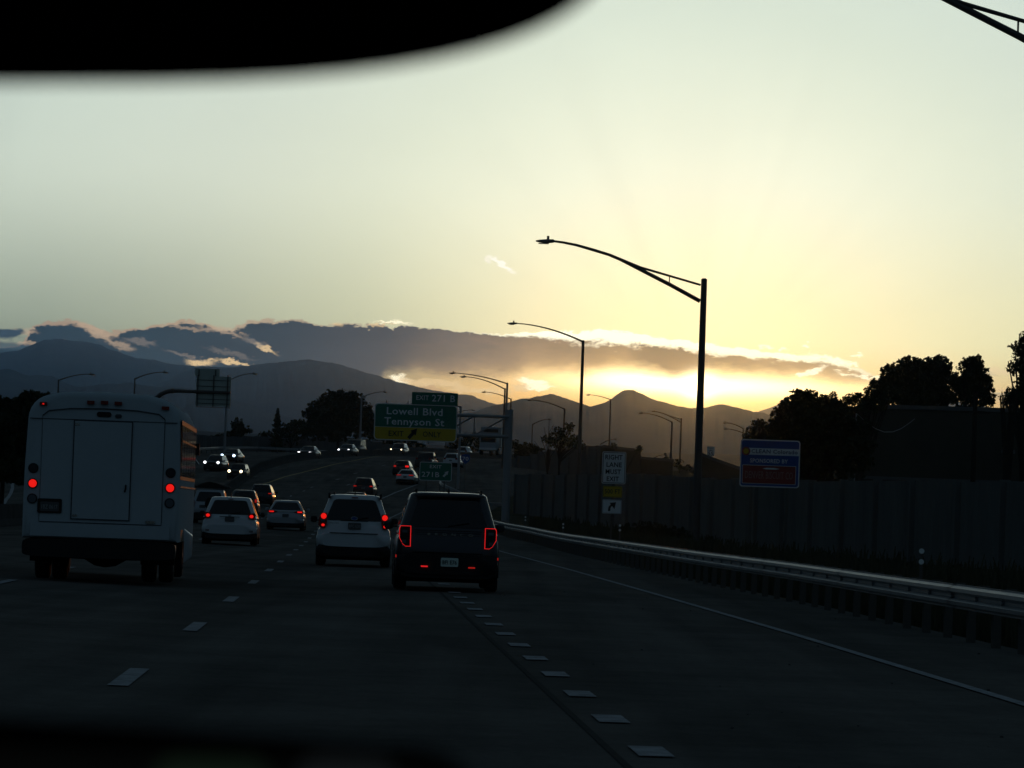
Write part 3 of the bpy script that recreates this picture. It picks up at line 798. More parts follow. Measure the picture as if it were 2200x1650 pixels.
p = [at(990, 1060, 308), at(975, 1053, 309), at(961, 1047, 311), at(949, 1041, 314), at(945, 1034, 318), at(947, 1028, 322)]
gq.location = (p[0].x, p[0].y, T(p[0].x, p[0].y)); gi = -gq.location.copy()
for a, b in zip(p, p[1:]): rail_piece(a + gi, b + gi, 1, gq, m_galv)
for q in p[::2]:
    MB().box((q.x + gi.x, q.y + gi.y + .25, (q.z + gi.z) / 2 - .05), (.12, .14, max(.4, q.z + gi.z + .1))).build('post', m_post, gq)

# verge grass behind the guardrail
g = np.random.default_rng(5)
def tufts(name, n, fx, y0, y1, h0, h1, m, seed, wid=.012):
    g = np.random.default_rng(seed); V_, F_ = [], []
    yy = y0 + (y1 - y0) * g.random(n) ** 1.5
    vs = np.empty((n, 4, 3)); 
    for i in range(n):
        y = float(yy[i]); x = fx(y) + abs(float(g.normal())) * 1.1
        z = T(x, y) - .10 + bank(x, y)
        hh = g.uniform(h0, h1); lx, ly = g.normal(0, .16, 2) * hh; w = wid * (1 + y / 60)
        vs[i] = [(x - w, y, z), (x + w, y, z), (x + lx + w * .2, y + ly, z + hh), (x + lx - w * .2, y + ly, z + hh)]
    me = quads_mesh(name, [vs.reshape(-1, 3)], [np.arange(n * 4).reshape(-1, 4)])
    return tag(link(name, me, m), kind='stuff')
tufts('verge_grass', 16000, lambda y: redge(y) + .1 , 30, 200, .12, .55, m_grass, 3)
tufts('verge_weeds', 5000, lambda y: redge(y) + 2.5, 60, 230, .2, .8, m_grass, 4, .02)

# ------------------------------------------------------------------ median barrier
def barrier(path):
    root = thing('median_barrier', 'dark concrete median barrier curving between the two carriageways', 'barrier', (0, 0, 0))
    tot = [0]
    for i in range(len(path) - 1): tot.append(tot[-1] + (Vector(path[i + 1]) - Vector(path[i])).length)
    L = 7.0; n = int(tot[-1] / L)
    f = lambda s: Vector((float(np.interp(s, tot, [q[0] for q in path])), float(np.interp(s, tot, [q[1] for q in path])), 0))
    root.location = (*f(0).xy, T(*f(0).xy)); inv = -root.location.copy()
    prof = [(-.30, 0), (-.28, .08), (-.16, .30), (-.10, .85), (.10, .85), (.16, .30), (.28, .08), (.30, 0)]
    for k in range(n):
        a, b = f(k * L + .03), f((k + 1) * L - .03)
        t = (b - a).normalized(); nn = Vector((t.y, -t.x, 0)); rings = []
        for q in (a, b):
            z = T(q.x, q.y) - .02
            rings.append([Vector((q.x, q.y, z + h)) + nn * o + inv for o, h in prof])
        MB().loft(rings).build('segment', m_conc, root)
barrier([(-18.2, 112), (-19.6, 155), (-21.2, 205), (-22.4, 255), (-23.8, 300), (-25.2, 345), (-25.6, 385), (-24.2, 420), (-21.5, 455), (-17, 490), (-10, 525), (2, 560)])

# ------------------------------------------------------------------ noise walls
def noise_wall(name, label, pts, base_sink, m, ribs=9, saw=.55, seed=1):
    """pts: photo-derived list of (x, y, ztop); sawtooth plan of panels with narrow return faces"""
    root = thing(name, label, 'wall', (0, 0, 0))
    r_ = random.Random(seed)
    root.location = (pts[0][0], pts[0][1], T(pts[0][0], pts[0][1])); inv = -root.location.copy()
    for (x0, y0, zt0), (x1, y1, zt1) in zip(pts, pts[1:]):
        a, b = Vector((x0, y0, 0)), Vector((x1, y1, 0)); t = (b - a).normalized(); nn = Vector((-t.y, t.x, 0))
        if nn.x > 0: nn = -nn          # toward the road
        w = (b - a).length; wp = w * .74
        p0, p1, p2 = a, a + t * wp + nn * saw * .2, a + t * wp - nn * saw
        p3 = b
        zb = min(T(x0, y0), T(x1, y1)) - base_sink
        dz = r_.uniform(-.05, .05)
        # ribbed main panel
        prof = []
        k = ribs * 2
        for i in range(k + 1):
            q = p0.lerp(p1, i / k); prof.append(q + nn * (.03 if i % 2 else 0.0))
        front = [q + inv for q in prof]; back = [q - nn * .16 + inv for q in reversed(prof)]
        ring = front + back
        z0, z1 = zb + inv.z, (zt0 + dz) + inv.z
        MB().loft([[Vector((q.x, q.y, z0)) for q in ring], [Vector((q.x, q.y, z1)) for q in ring]]).build('panel', m, root)
        # return panel and rear step
        tt = (b - p2).normalized(); n2_ = Vector((-tt.y, tt.x, 0))
        if n2_.x > 0: n2_ = -n2_
        ring = [p2 + inv, b - tt * .02 + inv, b - tt * .02 - n2_ * .14 + inv, p2 - n2_ * .14 + inv]
        MB().loft([[Vector((q.x, q.y, z0)) for q in ring], [Vector((q.x, q.y, z1 - .04)) for q in ring]]).build('panel', m, root)
        c = p1 + nn * .02 + inv
        MB().box((c.x, c.y, (z0 + z1 + .06) / 2), (.30, .30, z1 + .06 - z0)).build('column', m, root)
    return root
# near wall on the right: x positions of joints in the photo, distance from the plan line (14.9,110)-(6.4,205)
def on_wall(px):
    a, _ = ray(px, 1000)
    # intersection of x = a*y with the plan line
    y = (14.9 + (8.5 / 95) * 110) / (a + 8.5 / 95)
    return a * y, y
joints = [2420, 2330, 2232, 2149, 2047, 1950, 1876, 1804, 1737, 1677, 1622, 1575, 1528, 1485, 1446, 1412, 1380, 1350]
tops = lambda px: float(np.interp(px, [1090, 1350, 1600, 1900, 2200, 2420], [1019, 1018, 1029, 1034, 1031, 1030]))
pts = []
for j in joints:
    x, y = on_wall(j); pts.append((x, y, at(j, tops(j), y).z))
noise_wall('noise_wall', 'long ribbed concrete noise wall behind the guardrail on the right', pts, .3, m_wall, seed=2)
pts = [(pts[-1][0], pts[-1][1], pts[-1][2])]
for j, D_ in ((1318, 216), (1290, 228), (1265, 240), (1240, 252), (1215, 262), (1190, 272), (1165, 282), (1135, 292), (1105, 302)):
    q = at(j, tops(j), D_); pts.append((q.x, D_, q.z))
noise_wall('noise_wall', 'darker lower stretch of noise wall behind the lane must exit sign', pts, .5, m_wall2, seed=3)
pts = []
for j, t_, D_ in ((1296, 957, 392), (1283, 957, 396), (1260, 958, 400), (1240, 960, 404), (1222, 963, 408), (1203, 966, 412), (1178, 971, 416), (1155, 976, 420), (1140, 980, 424), (1108, 984, 430), (1080, 988, 436)):
    q = at(j, t_, D_); pts.append((q.x, D_, q.z))
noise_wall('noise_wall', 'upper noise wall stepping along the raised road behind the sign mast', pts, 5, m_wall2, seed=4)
pts = []
for j, t_, D_ in ((990, 965, 620), (905, 962, 618), (820, 950, 612), (770, 942, 606), (720, 940, 600), (670, 941, 595), (620, 941, 590), (570, 938, 585), (520, 938, 582), (470, 938, 580), (420, 933, 578), (360, 930, 575), (280, 930, 572)):
    q = at(j, t_, D_); pts.append((q.x, D_, q.z))
pts2 = []
for a, b in zip(pts, pts[1:]):
    pts2 += [tuple(np.array(a) * (1 - t) + np.array(b) * t) for t in (0, .5)]
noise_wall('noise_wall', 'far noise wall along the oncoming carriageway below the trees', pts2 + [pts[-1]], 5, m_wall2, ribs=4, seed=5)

# ------------------------------------------------------------------ buildings
def slab_building(name, label, pxl, pxr, ptop_l, ptop_r, D, depth, m, parapet=.4, extras=()):
    a, b = at(pxl, ptop_l, D), at(pxr, ptop_r, D)
    zb = min(T(a.x, D), T(b.x, D)) - 1
    root = thing(name, label, 'building', (a.x, D, zb))
    w = b.x - a.x; h = a.z - zb; h2 = b.z - zb
    vs = [(0, 0, 0), (w, 0, 0), (w, depth, 0), (0, depth, 0), (0, 0, h - .002), (w, 0, h2 - .002), (w, depth, h2 - .002), (0, depth, h - .002)]
    MB().add(vs, [(0, 1, 5, 4), (1, 2, 6, 5), (2, 3, 7, 6), (3, 0, 4, 7), (4, 5, 6, 7), (0, 3, 2, 1)]).build('wall', m, root)
    cop = MB()
    cop.add([(-.12, -.12, h - .25), (w + .12, -.12, h2 - .25), (w + .12, .18, h2 - .25), (-.12, .18, h - .25), (-.12, -.12, h), (w + .12, -.12, h2), (w + .12, .18, h2), (-.12, .18, h)],
            [(0, 1, 5, 4), (1, 2, 6, 5), (2, 3, 7, 6), (3, 0, 4, 7), (4, 5, 6, 7), (0, 3, 2, 1)])
    cop.build('coping', m_build2, root)
    return root, w, h
b1, w1, h1 = slab_building('flat_roofed_building', 'long dark flat roofed building behind the noise wall on the right', 1852, 2290, 868, 880, 228, 16, m_build)
for fx, fz, fw, fh in ((.30, .43, 2.2, 1.0), (.62, .42, 2.2, 1.0), (.88, .44, 2.0, 1.0)):
    fr = MB().box((w1 * fx, -.03, h1 * fz), (fw + .2, .10, fh + .2)).build('window', m_build2, b1)
    MB().box((w1 * fx, -.085, h1 * fz), (fw, .03, fh)).build('pane', m_glass, fr)
MB().box((w1 * .5, -.05, h1 * .52), (w1 * .98, .12, .18)).build('ledge', m_build2, b1)
MB().box((w1 * .72, -.3, h1 * .72), (.8, .5, .22)).build('wall_lamp', m_build2, b1)
MB().box((w1 * .87, -.15, h1 * .66), (.5, .25, .14)).build('vent', m_build2, b1)
b2, w2, h2 = slab_building('flat_roofed_building', 'brown low building with sloping parapet behind the lane must exit sign', 1297, 1377, 956, 965, 372, 12, m_build)
b3, w3, h3 = slab_building('flat_roofed_building', 'lower brown building block right of the sloping one', 1378, 1446, 981, 987, 385, 12, m_build)
b4, w4, h4 = slab_building('flat_roofed_building', 'dark gabled low building between the lamp post and the blue sign', 1508, 1600, 973, 1008, 300, 10, m_build)
tree('wall_top_bush', 'small bush on the roof corner of the sloping brown building', 366, [(1316, 955, 6, 7), (1375, 966, 8, 8)], 1340, leaf=.12, dens=2, seed=23, twigs=6, cat='bush')
tree('wall_top_bush', 'low bushes beyond the lower brown block near the lamp posts', 420, [(1455, 998, 14, 10), (1475, 1006, 18, 8), (1495, 1012, 14, 8), (1432, 985, 8, 6)], 1465, leaf=.14, dens=2, seed=24, twigs=6, cat='bush')
tree('verge_shrub', 'dark shrubs at the foot of the wall beside the lane must exit sign', 170, [(1390, 1142, 50, 18), (1445, 1148, 40, 14), (1350, 1140, 30, 12), (1540, 1168, 50, 12), (1620, 1180, 60, 10)], 1400, leaf=.07, dens=1.0, seed=25, twigs=12, cat='bush')
tree('verge_shrub', 'low dark shrubs at the foot of the wall near the right picture edge', 112, [(1790, 1200, 60, 10), (1900, 1215, 70, 12), (2050, 1228, 70, 12), (2160, 1240, 60, 12)], 1950, leaf=.05, dens=.9, seed=26, twigs=12, cat='bush')
# ivy covered posts and a pale pipe left of the building
for px, yt, lab in ((1790, 846, 'post with a round ivy top standing in the black tree'), (1852, 864, 'thick ivy covered post beside the dark building')):
    D = 200; q = at(px, yt, D); zb = T(q.x, D)
    r = thing('ivy_post', lab, 'post', (q.x, D, zb))
    H = q.z - zb
    MB().tube([(0, 0, -.3), (0, 0, H - .5)], .17, 8).build('post', m_bark, r)
    g = np.random.default_rng(px); V_, F_ = [], []
    leaves(V_, F_, (0, 0, H - .2), (.26, .26, .34), 260, .06, g); leaves(V_, F_, (0, 0, H * .75), (.42, .42, H * .24), 900, .07, g)
    link('ivy', quads_mesh('ivy', V_, F_), m_leaf, r)
q = at(1840, 888, 196); r = thing('thin_pole', 'thin pale pole with a looped wire left of the dark building', 'pole', (q.x, 196, T(q.x, 196)))
H = q.z - r.location.z
MB().tube([(0, 0, -.2), (0, 0, H)], .035, 6).build('pole', m_polel, r)
e = at(1965, 900, 226)
wire = [(0, 0, H)] + [tuple(Vector((0, 0, H)).lerp(e - r.location, t) + Vector((0, 0, -.9 * math.sin(math.pi * t)))) for t in (.15, .3, .45, .6, .75, .9, 1)]
MB().tube(wire, .014, 4).build('wire', m_polel, r)
q = at(2096, 842, 222); r = thing('utility_pole', 'dark wooden utility pole in front of the dark building', 'pole', (q.x, 222, T(q.x, 222)))
H = q.z - r.location.z
MB().tube([(0, 0, -.2), (0, 0, H)], [.17, .12], 8).build('pole', m_bark, r)
MB().box((0, -.12, H - 1.2), (1.8, .10, .12)).build('crossarm', m_bark, r)
MB().tube([(0, 0, H - 1.1), (4, 1, H - 1.35), (9, 2, H - 1.2)], .018, 4).build('wire', m_bark, r)

# ------------------------------------------------------------------ street lamps
def lamp(label, D, top, head, double=False, m=None, rad=None, curve=1.9, hgt=None, minlen=4):
    top3, head3 = at(top[0], top[1], D), at(head[0], head[1], D)
    zb = T(top3.x, D) - .1
    root = thing('street_lamp', label, 'street lamp', (top3.x, D, zb), group='street lamps along the motorway')
    H = top3.z - zb; dx_, dz_ = head3.x - top3.x, head3.z - top3.z
    if H < minlen:
        zb = top3.z - minlen; root.location.z = zb; H = minlen
    m = m or m_pole; pr = rad or .135
    MB().tube([(0, 0, -.1), (0, 0, H * .5), (0, 0, H - .04), (0, 0, H)], [pr * 1.12, pr * .98, pr * .8, pr * .45], 12).build('pole', m, root, smooth=True)
    s = 1 if dx_ > 0 else -1; A = abs(dx_)
    hl = min(.75, A * .18)
    f = lambda t: dz_ * (1 - (1 - t) ** curve)
    if double:
        a0 = -.30; a1 = -.92
        up = [(s * pr * .5, 0, H + a0)] + [(s * A * t, 0, H + z) for t, z in ((.20, a0 + .30), (.38, a0 + .56), (.55, a0 + .80 + .22))] 
        # measured shape of the truss arm, in arm lengths
        M_ = [(.02, -.040), (.20, .006), (.38, .052), (.56, .118), (.66, .145), (.76, .170), (.84, .183), (.90, .189)]
        up = [(s * A * u, 0, H + A * v) for u, v in M_]
        N_ = [(.02, -.136), (.20, -.045), (.36, .030), (.50, .095), (.56, .116)]
        lo = [(s * A * u, 0, H + A * v) for u, v in N_]
        MB().tube(up, [.045, .045, .05, .06, .062, .055, .05, .045], 8).build('arm', m, root, smooth=True)
        MB().tube(lo, [.085, .08, .075, .065, .055], 8).build('brace', m, root, smooth=True)
        MB().tube([(s * A * .205, 0, H + A * .008), (s * A * .205, 0, H - A * .043)], .022, 6).build('strut', m, root)
        hz_ = H + A * .189
    else:
        n = 9; pts = [(s * (A - hl) * t, 0, H - .12 + (f(t) + .12 * t)) for t in [i / n for i in range(n + 1)]]
        MB().tube(pts, [.075 - .035 * i / n for i in range(n + 1)], 7).build('arm', m, root, smooth=True)
        hz_ = pts[-1][2]
    x1, x0 = s * A, s * (A - hl)
    hd = MB()
    rings = []
    for t, hw, hh in ((0, .06, .05), (.08, .11, .075), (.45, .15, .09), (.8, .13, .06), (1.0, .07, .03)):
        x = x0 + (x1 - x0) * t
        rings.append([(x, math.cos(a) * hw, hz_ + math.sin(a) * hh - (.02 if t > .3 else 0)) for a in [2 * math.pi * k / 10 for k in range(10)]])
    hd.loft(rings); hd.build('lamp_head', m_head, root, smooth=True, angle=60)
    MB().box(((x0 + x1) / 2 + (x1 - x0) * .08, 0, hz_ - .115), (hl * .55, .18, .03)).build('lens', m_lens, root)
    MB().tube([(x0 + (x1 - x0) * .35, 0, hz_ + .06), (x0 + (x1 - x0) * .35, 0, hz_ + .20)], .05, 8).build('sensor', m_head, root)
    return root
lamp('tallest street lamp with trussed arm rising in front of the sun', 152, (1513, 598), (1151, 530), True, rad=.15)
lamp('street lamp whose double arm enters at the top right corner', 80, (2329, 52), (1643, -83), True, rad=.16)
lamp('tall street lamp with one curved arm left of the sun lamp', 290, (1253, 731), (1090, 694), rad=.14)
lamp('street lamp directly above the sign mast, upper of its pair', 400, (1090, 822), (964, 801), rad=.13, m=m_polel)
lamp('street lamp just below the upper one at the sign mast', 425, (1085, 834), (988, 809), rad=.12)
lamp('small street lamp right of the sign mast below the pair', 540, (1098, 856), (1034, 842))
lamp('street lamp with curved arm between sign mast and tall lamp', 470, (1213, 877), (1132, 859), rad=.14)
lamp('thin distant lamp left of the pointed hill', 600, (1312, 857), (1259, 848), rad=.11)
lamp('thin distant lamp with its arm pointing right over the bare sapling', 620, (1144, 911), (1184, 901), rad=.10)
lamp('nearer lamp of the pair right of the lane must exit sign', 500, (1444, 905), (1371, 887), rad=.13)
lamp('farther lamp of the pair right of the lane must exit sign', 540, (1464, 898), (1399, 884), True, rad=.13)
lamp('upper small lamp just left of the blue sponsor sign', 560, (1597, 919), (1553, 908), rad=.11)
lamp('lower small lamp just left of the blue sponsor sign', 600, (1604, 932), (1554, 921), rad=.11)
lamp('street lamp whose head shows above the black tree on the right', 330, (1782, 872), (1694, 840), rad=.11, curve=2.6)
lamp('leftmost of the dark lamps above the bus roof', 430, (126, 815), (204, 804), rad=.10)
lamp('dark lamp above the middle of the bus roof', 440, (290, 812), (361, 800), rad=.09)
lamp('lamp reaching out from behind the back of the overhead sign', 460, (488, 818), (553, 803), rad=.13, m=m_polel)
lamp('pale lamp pole between the big tree and the green sign', 520, (777, 852), (832, 842), rad=.13, m=m_polel)
lamp('lamp pole close behind the right edge of the green sign', 360, (990, 872), (950, 866), rad=.12, m=m_polel)
lamp('thin lamp whose arm passes right behind the truss', 640, (960, 895), (1021, 881), rad=.10)
lamp('faint low lamp arm above the brown building', 560, (1290, 953), (1326, 944), rad=.07)
lamp('faint lowest lamp arm above the lower brown block', 560, (1396, 988), (1434, 977), rad=.07)

# ------------------------------------------------------------------ signs
def sign_root(name, label, px, py, D, post_px=None, cat='sign', yaw=0):
    q = at(px, py, D)
    zb = T(q.x, D) + bank(q.x, D)
    return thing(name, label, cat, (q.x, D, zb), yaw), q.z - zb

# overhead exit sign on its gantry
D = 205.0; k = F / D
r, zc = sign_root('overhead_exit_sign', 'green and yellow overhead exit sign on a truss mast', 893, 908, D)
c = at(893, 908, D)
wM, hM = 178 / k, 79 / k
# the road's roll tilts everything in the photo; the panel itself is level
pan = plate_xz(rrect(wM, hM, .22, 5), -.02, .05).build('panel', m_white, r, loc=(0, 0, zc))
gp = hM * .645
def half_panel(w, h0, h1, rad, y, top):
    o = rrect(w, hM - .10, rad, 5)
    pts = []
    for x, z in o:
        pts.append((x, min(max(z, h0), h1)))
    q = []
    for p_ in pts:
        if not q or (abs(p_[0] - q[-1][0]) + abs(p_[1] - q[-1][1])) > 1e-4: q.append(p_)
    return plate_xz(q, y, .02)
split = -hM / 2 + 28.5 / k
half_panel(wM - .10, split + .012, hM / 2, .18, -.034, 1).build('green_field', m_green, r, loc=(0, 0, zc))
half_panel(wM - .10, -hM / 2, split - .012, .18, -.034, 0).build('yellow_field', m_signy, r, loc=(0, 0, zc))
yt = -.042
def px_off(px, py): q = at(px, py, D) - c; return q.x, q.z
x, z = px_off(891, 885); lettering('Lowell Blvd', .40, m_legend, r, x, zc + z, yt, width=120 / k)
x, z = px_off(890, 907); lettering('Tennyson St', .40, m_legend, r, x, zc + z, yt, width=129 / k)
x, z = px_off(851, 932); lettering('EXIT', .30, m_black, r, x, zc + z, yt, width=32 / k)
x, z = px_off(928, 934); lettering('ONLY', .30, m_black, r, x, zc + z, yt, width=39 / k)
def arrow(cx, cz, s, y, m, parent, ang=45, shaft=1.0):
    """straight arrow of length s pointing up-right"""
    w = .13 * s
    P_ = [(-s * .5 * shaft, -w), (s * .12, -w), (s * .02, -s * .28), (s * .5, 0), (s * .02, s * .28), (s * .12, w), (-s * .5 * shaft, w)]
    ca, sa_ = math.cos(R(ang)), math.sin(R(ang))
    pts = [(cx + x * ca - z * sa_, cz + x * sa_ + z * ca) for x, z in P_]
    mb = MB()
    mb.add([(pts[i][0], y, pts[i][1]) for i in (0, 1, 5, 6)], [(0, 1, 2, 3)])
    mb.add([(pts[i][0], y, pts[i][1]) for i in (2, 3, 4)], [(0, 1, 2)])
    return mb.build('arrow', m, parent)
x, z = px_off(887, 931); arrow(x, zc + z, .72, yt - .001, m_black, r, 50)
wT, hT = 99 / k, 27 / k
ct = at(934.5, 857, D) - c
tp = plate_xz(rrect(wT, hT, .05, 3), -.02, .04).build('exit_number_panel', m_green, r, loc=(ct.x, 0, zc + ct.z))
x, z = px_off(908, 855); lettering('EXIT', .26, m_legend, r, x, zc + z, -.03, width=27 / k)
x, z = px_off(953, 857); lettering('271 B', .37, m_legend, r, x, zc + z, -.03, width=50 / k)
# truss and mast
mast = at(1094, 880, D) - c
xm = mast.x; zt_ = zc + mast.z
MB().tube([(xm, .35, -.3), (xm, .35, zt_)], [.22, .22], 14).build('mast', m_polel, r, smooth=True)
MB().box((xm, .35, -.05), (.9, .9, .5)).build('footing', m_conc, r)
z1 = zc + (at(1040, 893.5, D) - c).z; z2 = zc + (at(1040, 936, D) - c).z
for yy in (.12, .58):
    MB().tube([(-wM * .42, yy, z1), (xm, yy, z1)], .09, 8).build('chord', m_polel, r, smooth=True)
    MB().tube([(-wM * .42, yy, z2), (xm, yy, z2)], .09, 8).build('chord', m_polel, r, smooth=True)
    xa = xm - .1; L = 1.78; i = 0; x_ = xa
    while x_ - L > -wM * .42:
        MB().tube([(x_ - L, yy, z1), (x_ - L, yy, z2)], .035, 6).build('strut', m_polel, r)
        if i % 2 == 0: MB().tube([(x_, yy, z1), (x_ - L, yy, z2)], .04, 6).build('diagonal', m_polel, r)
        else: MB().tube([(x_, yy, z1), (x_ - L, yy, z2)], .04, 6).build('diagonal', m_polel, r)
        x_ -= L; i += 1
for xx in (-wM * .36, -wM * .1, wM * .16, wM * .4):
    MB().box((xx, .05, zc), (.07, .08, hM + .3)).build('bracket', m_polel, r)

# back of the cantilevered overhead sign on the other carriageway
D = 300.0; k = F / D
r, zc = sign_root('overhead_sign_back', 'bare back of a cantilevered overhead sign beyond the bus', 460, 842, D)
c = at(460, 842, D)
def rel(px, py): q = at(px, py, D) - c; return q.x, zc + q.z
def backpanel(x0, y0, x1, y1, m, name='panel'):
    a, b = rel((x0 + x1) / 2, (y0 + y1) / 2)
    w, h_ = (x1 - x0) / k, (y1 - y0) / k
    o = MB().box((a, 0, b), (w, .04, h_)).build(name, m, r)
    return a, b, w, h_
a, b, w, h_ = backpanel(419, 792, 472, 808, m_alu)
a, b, w, h_ = backpanel(421, 808.5, 496, 873, m_alu)
zmid = b
for px in (426, 460, 490):
    x0, z0 = rel(px, 806); x1, z1 = rel(px, 875)
    MB().box((x0, -.09, (z0 + z1) / 2), (.09, .08, z0 - z1)).build('bracket', m_pole, r)
for px in (428, 464):
    x0, z0 = rel(px, 794); x1, z1 = rel(px, 808)
    MB().box((x0, -.07, (z0 + z1) / 2), (.08, .06, z0 - z1)).build('bracket', m_pole, r)
for py in (816, 829, 857, 866, 874):
    x0, z0 = rel(422, py); x1, z1 = rel(495, py)
    MB().box(((x0 + x1) / 2, -.04, z0), (x1 - x0, .03, .05)).build('stiffener', m_pole, r)
armp = [rel(496, 844), rel(430, 842), rel(372, 840)]
MB().tube([(x, -.22, z) for x, z in armp], [.11, .13, .15], 10).build('arm', m_pole, r, smooth=True)
MB().tube([(rel(374, 840)[0], -.22, rel(374, 840)[1]), (rel(368, 840)[0], -.22, rel(368, 840)[1])], .20, 10).build('flange', m_pole, r)
el = [rel(370, 840), rel(358, 842), rel(345, 848), rel(335, 857), rel(328, 870), rel(324, 890)]
el = [(x, -.22, z) for x, z in el] + [(rel(323, 900)[0], -.22, -.2)]
MB().tube(el, [.16, .17, .18, .19, .2, .21, .24], 12).build('mast', m_pole, r, smooth=True)

# gore sign EXIT 271B
D = 292.0; k = F / D
r, zc = sign_root('exit_gore_sign', 'small green exit 271B sign with arrow in the ramp gore', 936, 1013, D)
c = at(936, 1013, D)
w, h_ = 69 / k, 40 / k
plate_xz(rrect(w, h_, .12, 4), -.02, .04).build('panel', m_legend, r, loc=(0, 0, zc))
plate_xz(rrect(w - .09, h_ - .09, .10, 4), -.026, .01).build('green_field', m_green, r, loc=(0, 0, zc))
def po(px, py): q = at(px, py, D) - c; return q.x, q.z
x, z = po(936, 1003); lettering('EXIT', .26, m_legend, r, x, zc + z, -.032, width=25 / k)
x, z = po(925, 1020); lettering('271B', .40, m_legend, r, x, zc + z, -.032, width=38 / k)
x, z = po(958, 1018); arrow(x, zc + z, .60, -.032, m_legend, r, 50)
for xx in (-w * .28, w * .28):
    MB().box((xx, .06, zc / 2 - .1), (.10, .10, zc + .2)).build('post', m_post, r)

# RIGHT LANE MUST EXIT assembly
D = 140.0; k = F / D
r, zc = sign_root('lane_must_exit_sign', 'white right lane must exit sign over a yellow 500 ft plate', 1319, 1005, D)
c = at(1319, 1005, D)
w, h_ = 51 / k, 69 / k
plate_xz(rrect(w, h_, .06, 4), -.02, .02).build('panel', m_white, r, loc=(0, 0, zc))
def border(w, h, rad, t, y, m, zz, xx=0, name='border'):
    o, i = rrect(w, h, rad, 4), rrect(w - 2 * t, h - 2 * t, max(.01, rad - t), 4); n = len(o)
    vs = [(a, y, b) for a, b in o] + [(a, y, b) for a, b in i]
    return MB().add(vs, [(j, (j + 1) % n, n + (j + 1) % n, n + j) for j in range(n)]).build(name, m, r, loc=(xx, 0, zz))
border(w - .05, h_ - .05, .05, .022, -.024, m_black, zc)
def po(px, py): q = at(px, py, D) - c; return q.x, q.z
for s_, px, py, ww in (('RIGHT', 1319, 983, 37), ('LANE', 1319.5, 999, 33), ('MUST', 1317.5, 1014, 33), ('EXIT', 1316.5, 1029.5, 26)):
    x, z = po(px, py); lettering(s_, .175, m_black, r, x, zc + z, -.025, width=ww / k, bold=.018)
x, z = po(1316, 1056.5)
plate_xz(rrect(41 / k, 24 / k, .03, 3), -.02, .02).build('distance_plate', m_signy, r, loc=(x, 0, zc + z))
border(41 / k - .03, 24 / k - .03, .03, .012, -.024, m_black, zc + z, x)
lettering('500 FT', .17, m_black, r, x, zc + z, -.025, width=34 / k, bold=.015)
x, z = po(1314.5, 1088.5)
plate_xz(rrect(41 / k, 30 / k, .04, 3), -.02, .02).build('arrow_plate', m_white, r, loc=(x, 0, zc + z))
border(41 / k - .03, 30 / k - .03, .03, .010, -.024, m_black, zc + z, x)
# bent arrow
mb = MB(); pts = [(-.10, -.17), (-.095, -.06), (-.06, .02), (.02, .075)]
q = [(px_ + x, z_ + zc + z) for px_, z_ in pts]
for i in range(3):
    (x0, z0), (x1, z1) = q[i], q[i + 1]; d = Vector((x1 - x0, z1 - z0)).normalized(); nn = Vector((-d.y, d.x)) * .042
    mb.add([(x0 - nn.x, -.026, z0 - nn.y), (x0 + nn.x, -.026, z0 + nn.y), (x1 + nn.x, -.026, z1 + nn.y), (x1 - nn.x, -.026, z1 - nn.y)], [(0, 1, 2, 3)])
tx, tz = x + .15, zc + z + .17
mb.add([(tx, -.027, tz), (tx - .24, -.027, tz - .03), (tx - .05, -.027, tz - .26)], [(0, 1, 2)])
mb.build('arrow', m_black, r)
MB().box((-.03, .03, (zc - .2) / 2), (.06, .06, zc + .6)).build('post', m_post, r)

# blue sponsor sign
D = 135.0; k = F / D
r, zc = sign_root('sponsor_sign', 'blue litter cleanup sponsor sign with a red lower plate', 1654, 996, D, yaw=R(-3))
c = at(1654, 996, D)
w, h_ = 128 / k, 102 / k
def po(px, py): q = at(px, py, D) - c; return q.x, q.z
plate_xz(rrect(w, h_, .10, 5), -.02, .03).build('panel', m_white, r, loc=(0, 0, zc))
plate_xz(rrect(w - .08, h_ - .08, .08, 5), -.026, .012).build('blue_field', m_blue, r, loc=(0, 0, zc))
x, z = po(1660, 971)
plate_xz(rrect(w * .90, 14.5 / k, .03, 3), -.030, .01).build('name_band', m_white, r, loc=(x, 0, zc + z))
x, z = po(1664, 971); lettering('CLEAN Colorado', .145, m_dblue, r, x, zc + z, -.034, width=99 / k, bold=.012)
x, z = po(1603, 969)
mb = MB(); n = 20
mb.add([(math.cos(2 * math.pi * i / n) * .155, -.034, math.sin(2 * math.pi * i / n) * .155) for i in range(n)], [tuple(range(n))])
mb.build('emblem_ring', m_dred, r, loc=(x, 0, zc + z))
mb = MB(); mb.add([(math.cos(2 * math.pi * i / n) * .095, -.036, math.sin(2 * math.pi * i / n) * .095) for i in range(n)], [tuple(range(n))])
mb.build('emblem_disc', m_signy, r, loc=(x, 0, zc + z))
x, z = po(1652, 991); lettering('SPONSORED BY', .145, m_legend, r, x, zc + z, -.030, width=81 / k)
x, z = po(1652, 1020)
plate_xz(rrect(115 / k, 40 / k, .02, 3), -.030, .01).build('sponsor_border', m_legend, r, loc=(x, 0, zc + z))
plate_xz(rrect(115 / k - .03, 40 / k - .03, .02, 3), -.034, .01).build('sponsor_plate', m_dred, r, loc=(x, 0, zc + z))
m_lpale = mat('sponsor_legend_pale', (.40, .20, .18), .5)
x, z = po(1652, 1022); lettering('DENVER BISCUIT CO', .27, m_lpale, r, x, zc + z, -.038, width=102 / k, bold=.0)
x, z = po(1656, 1007)
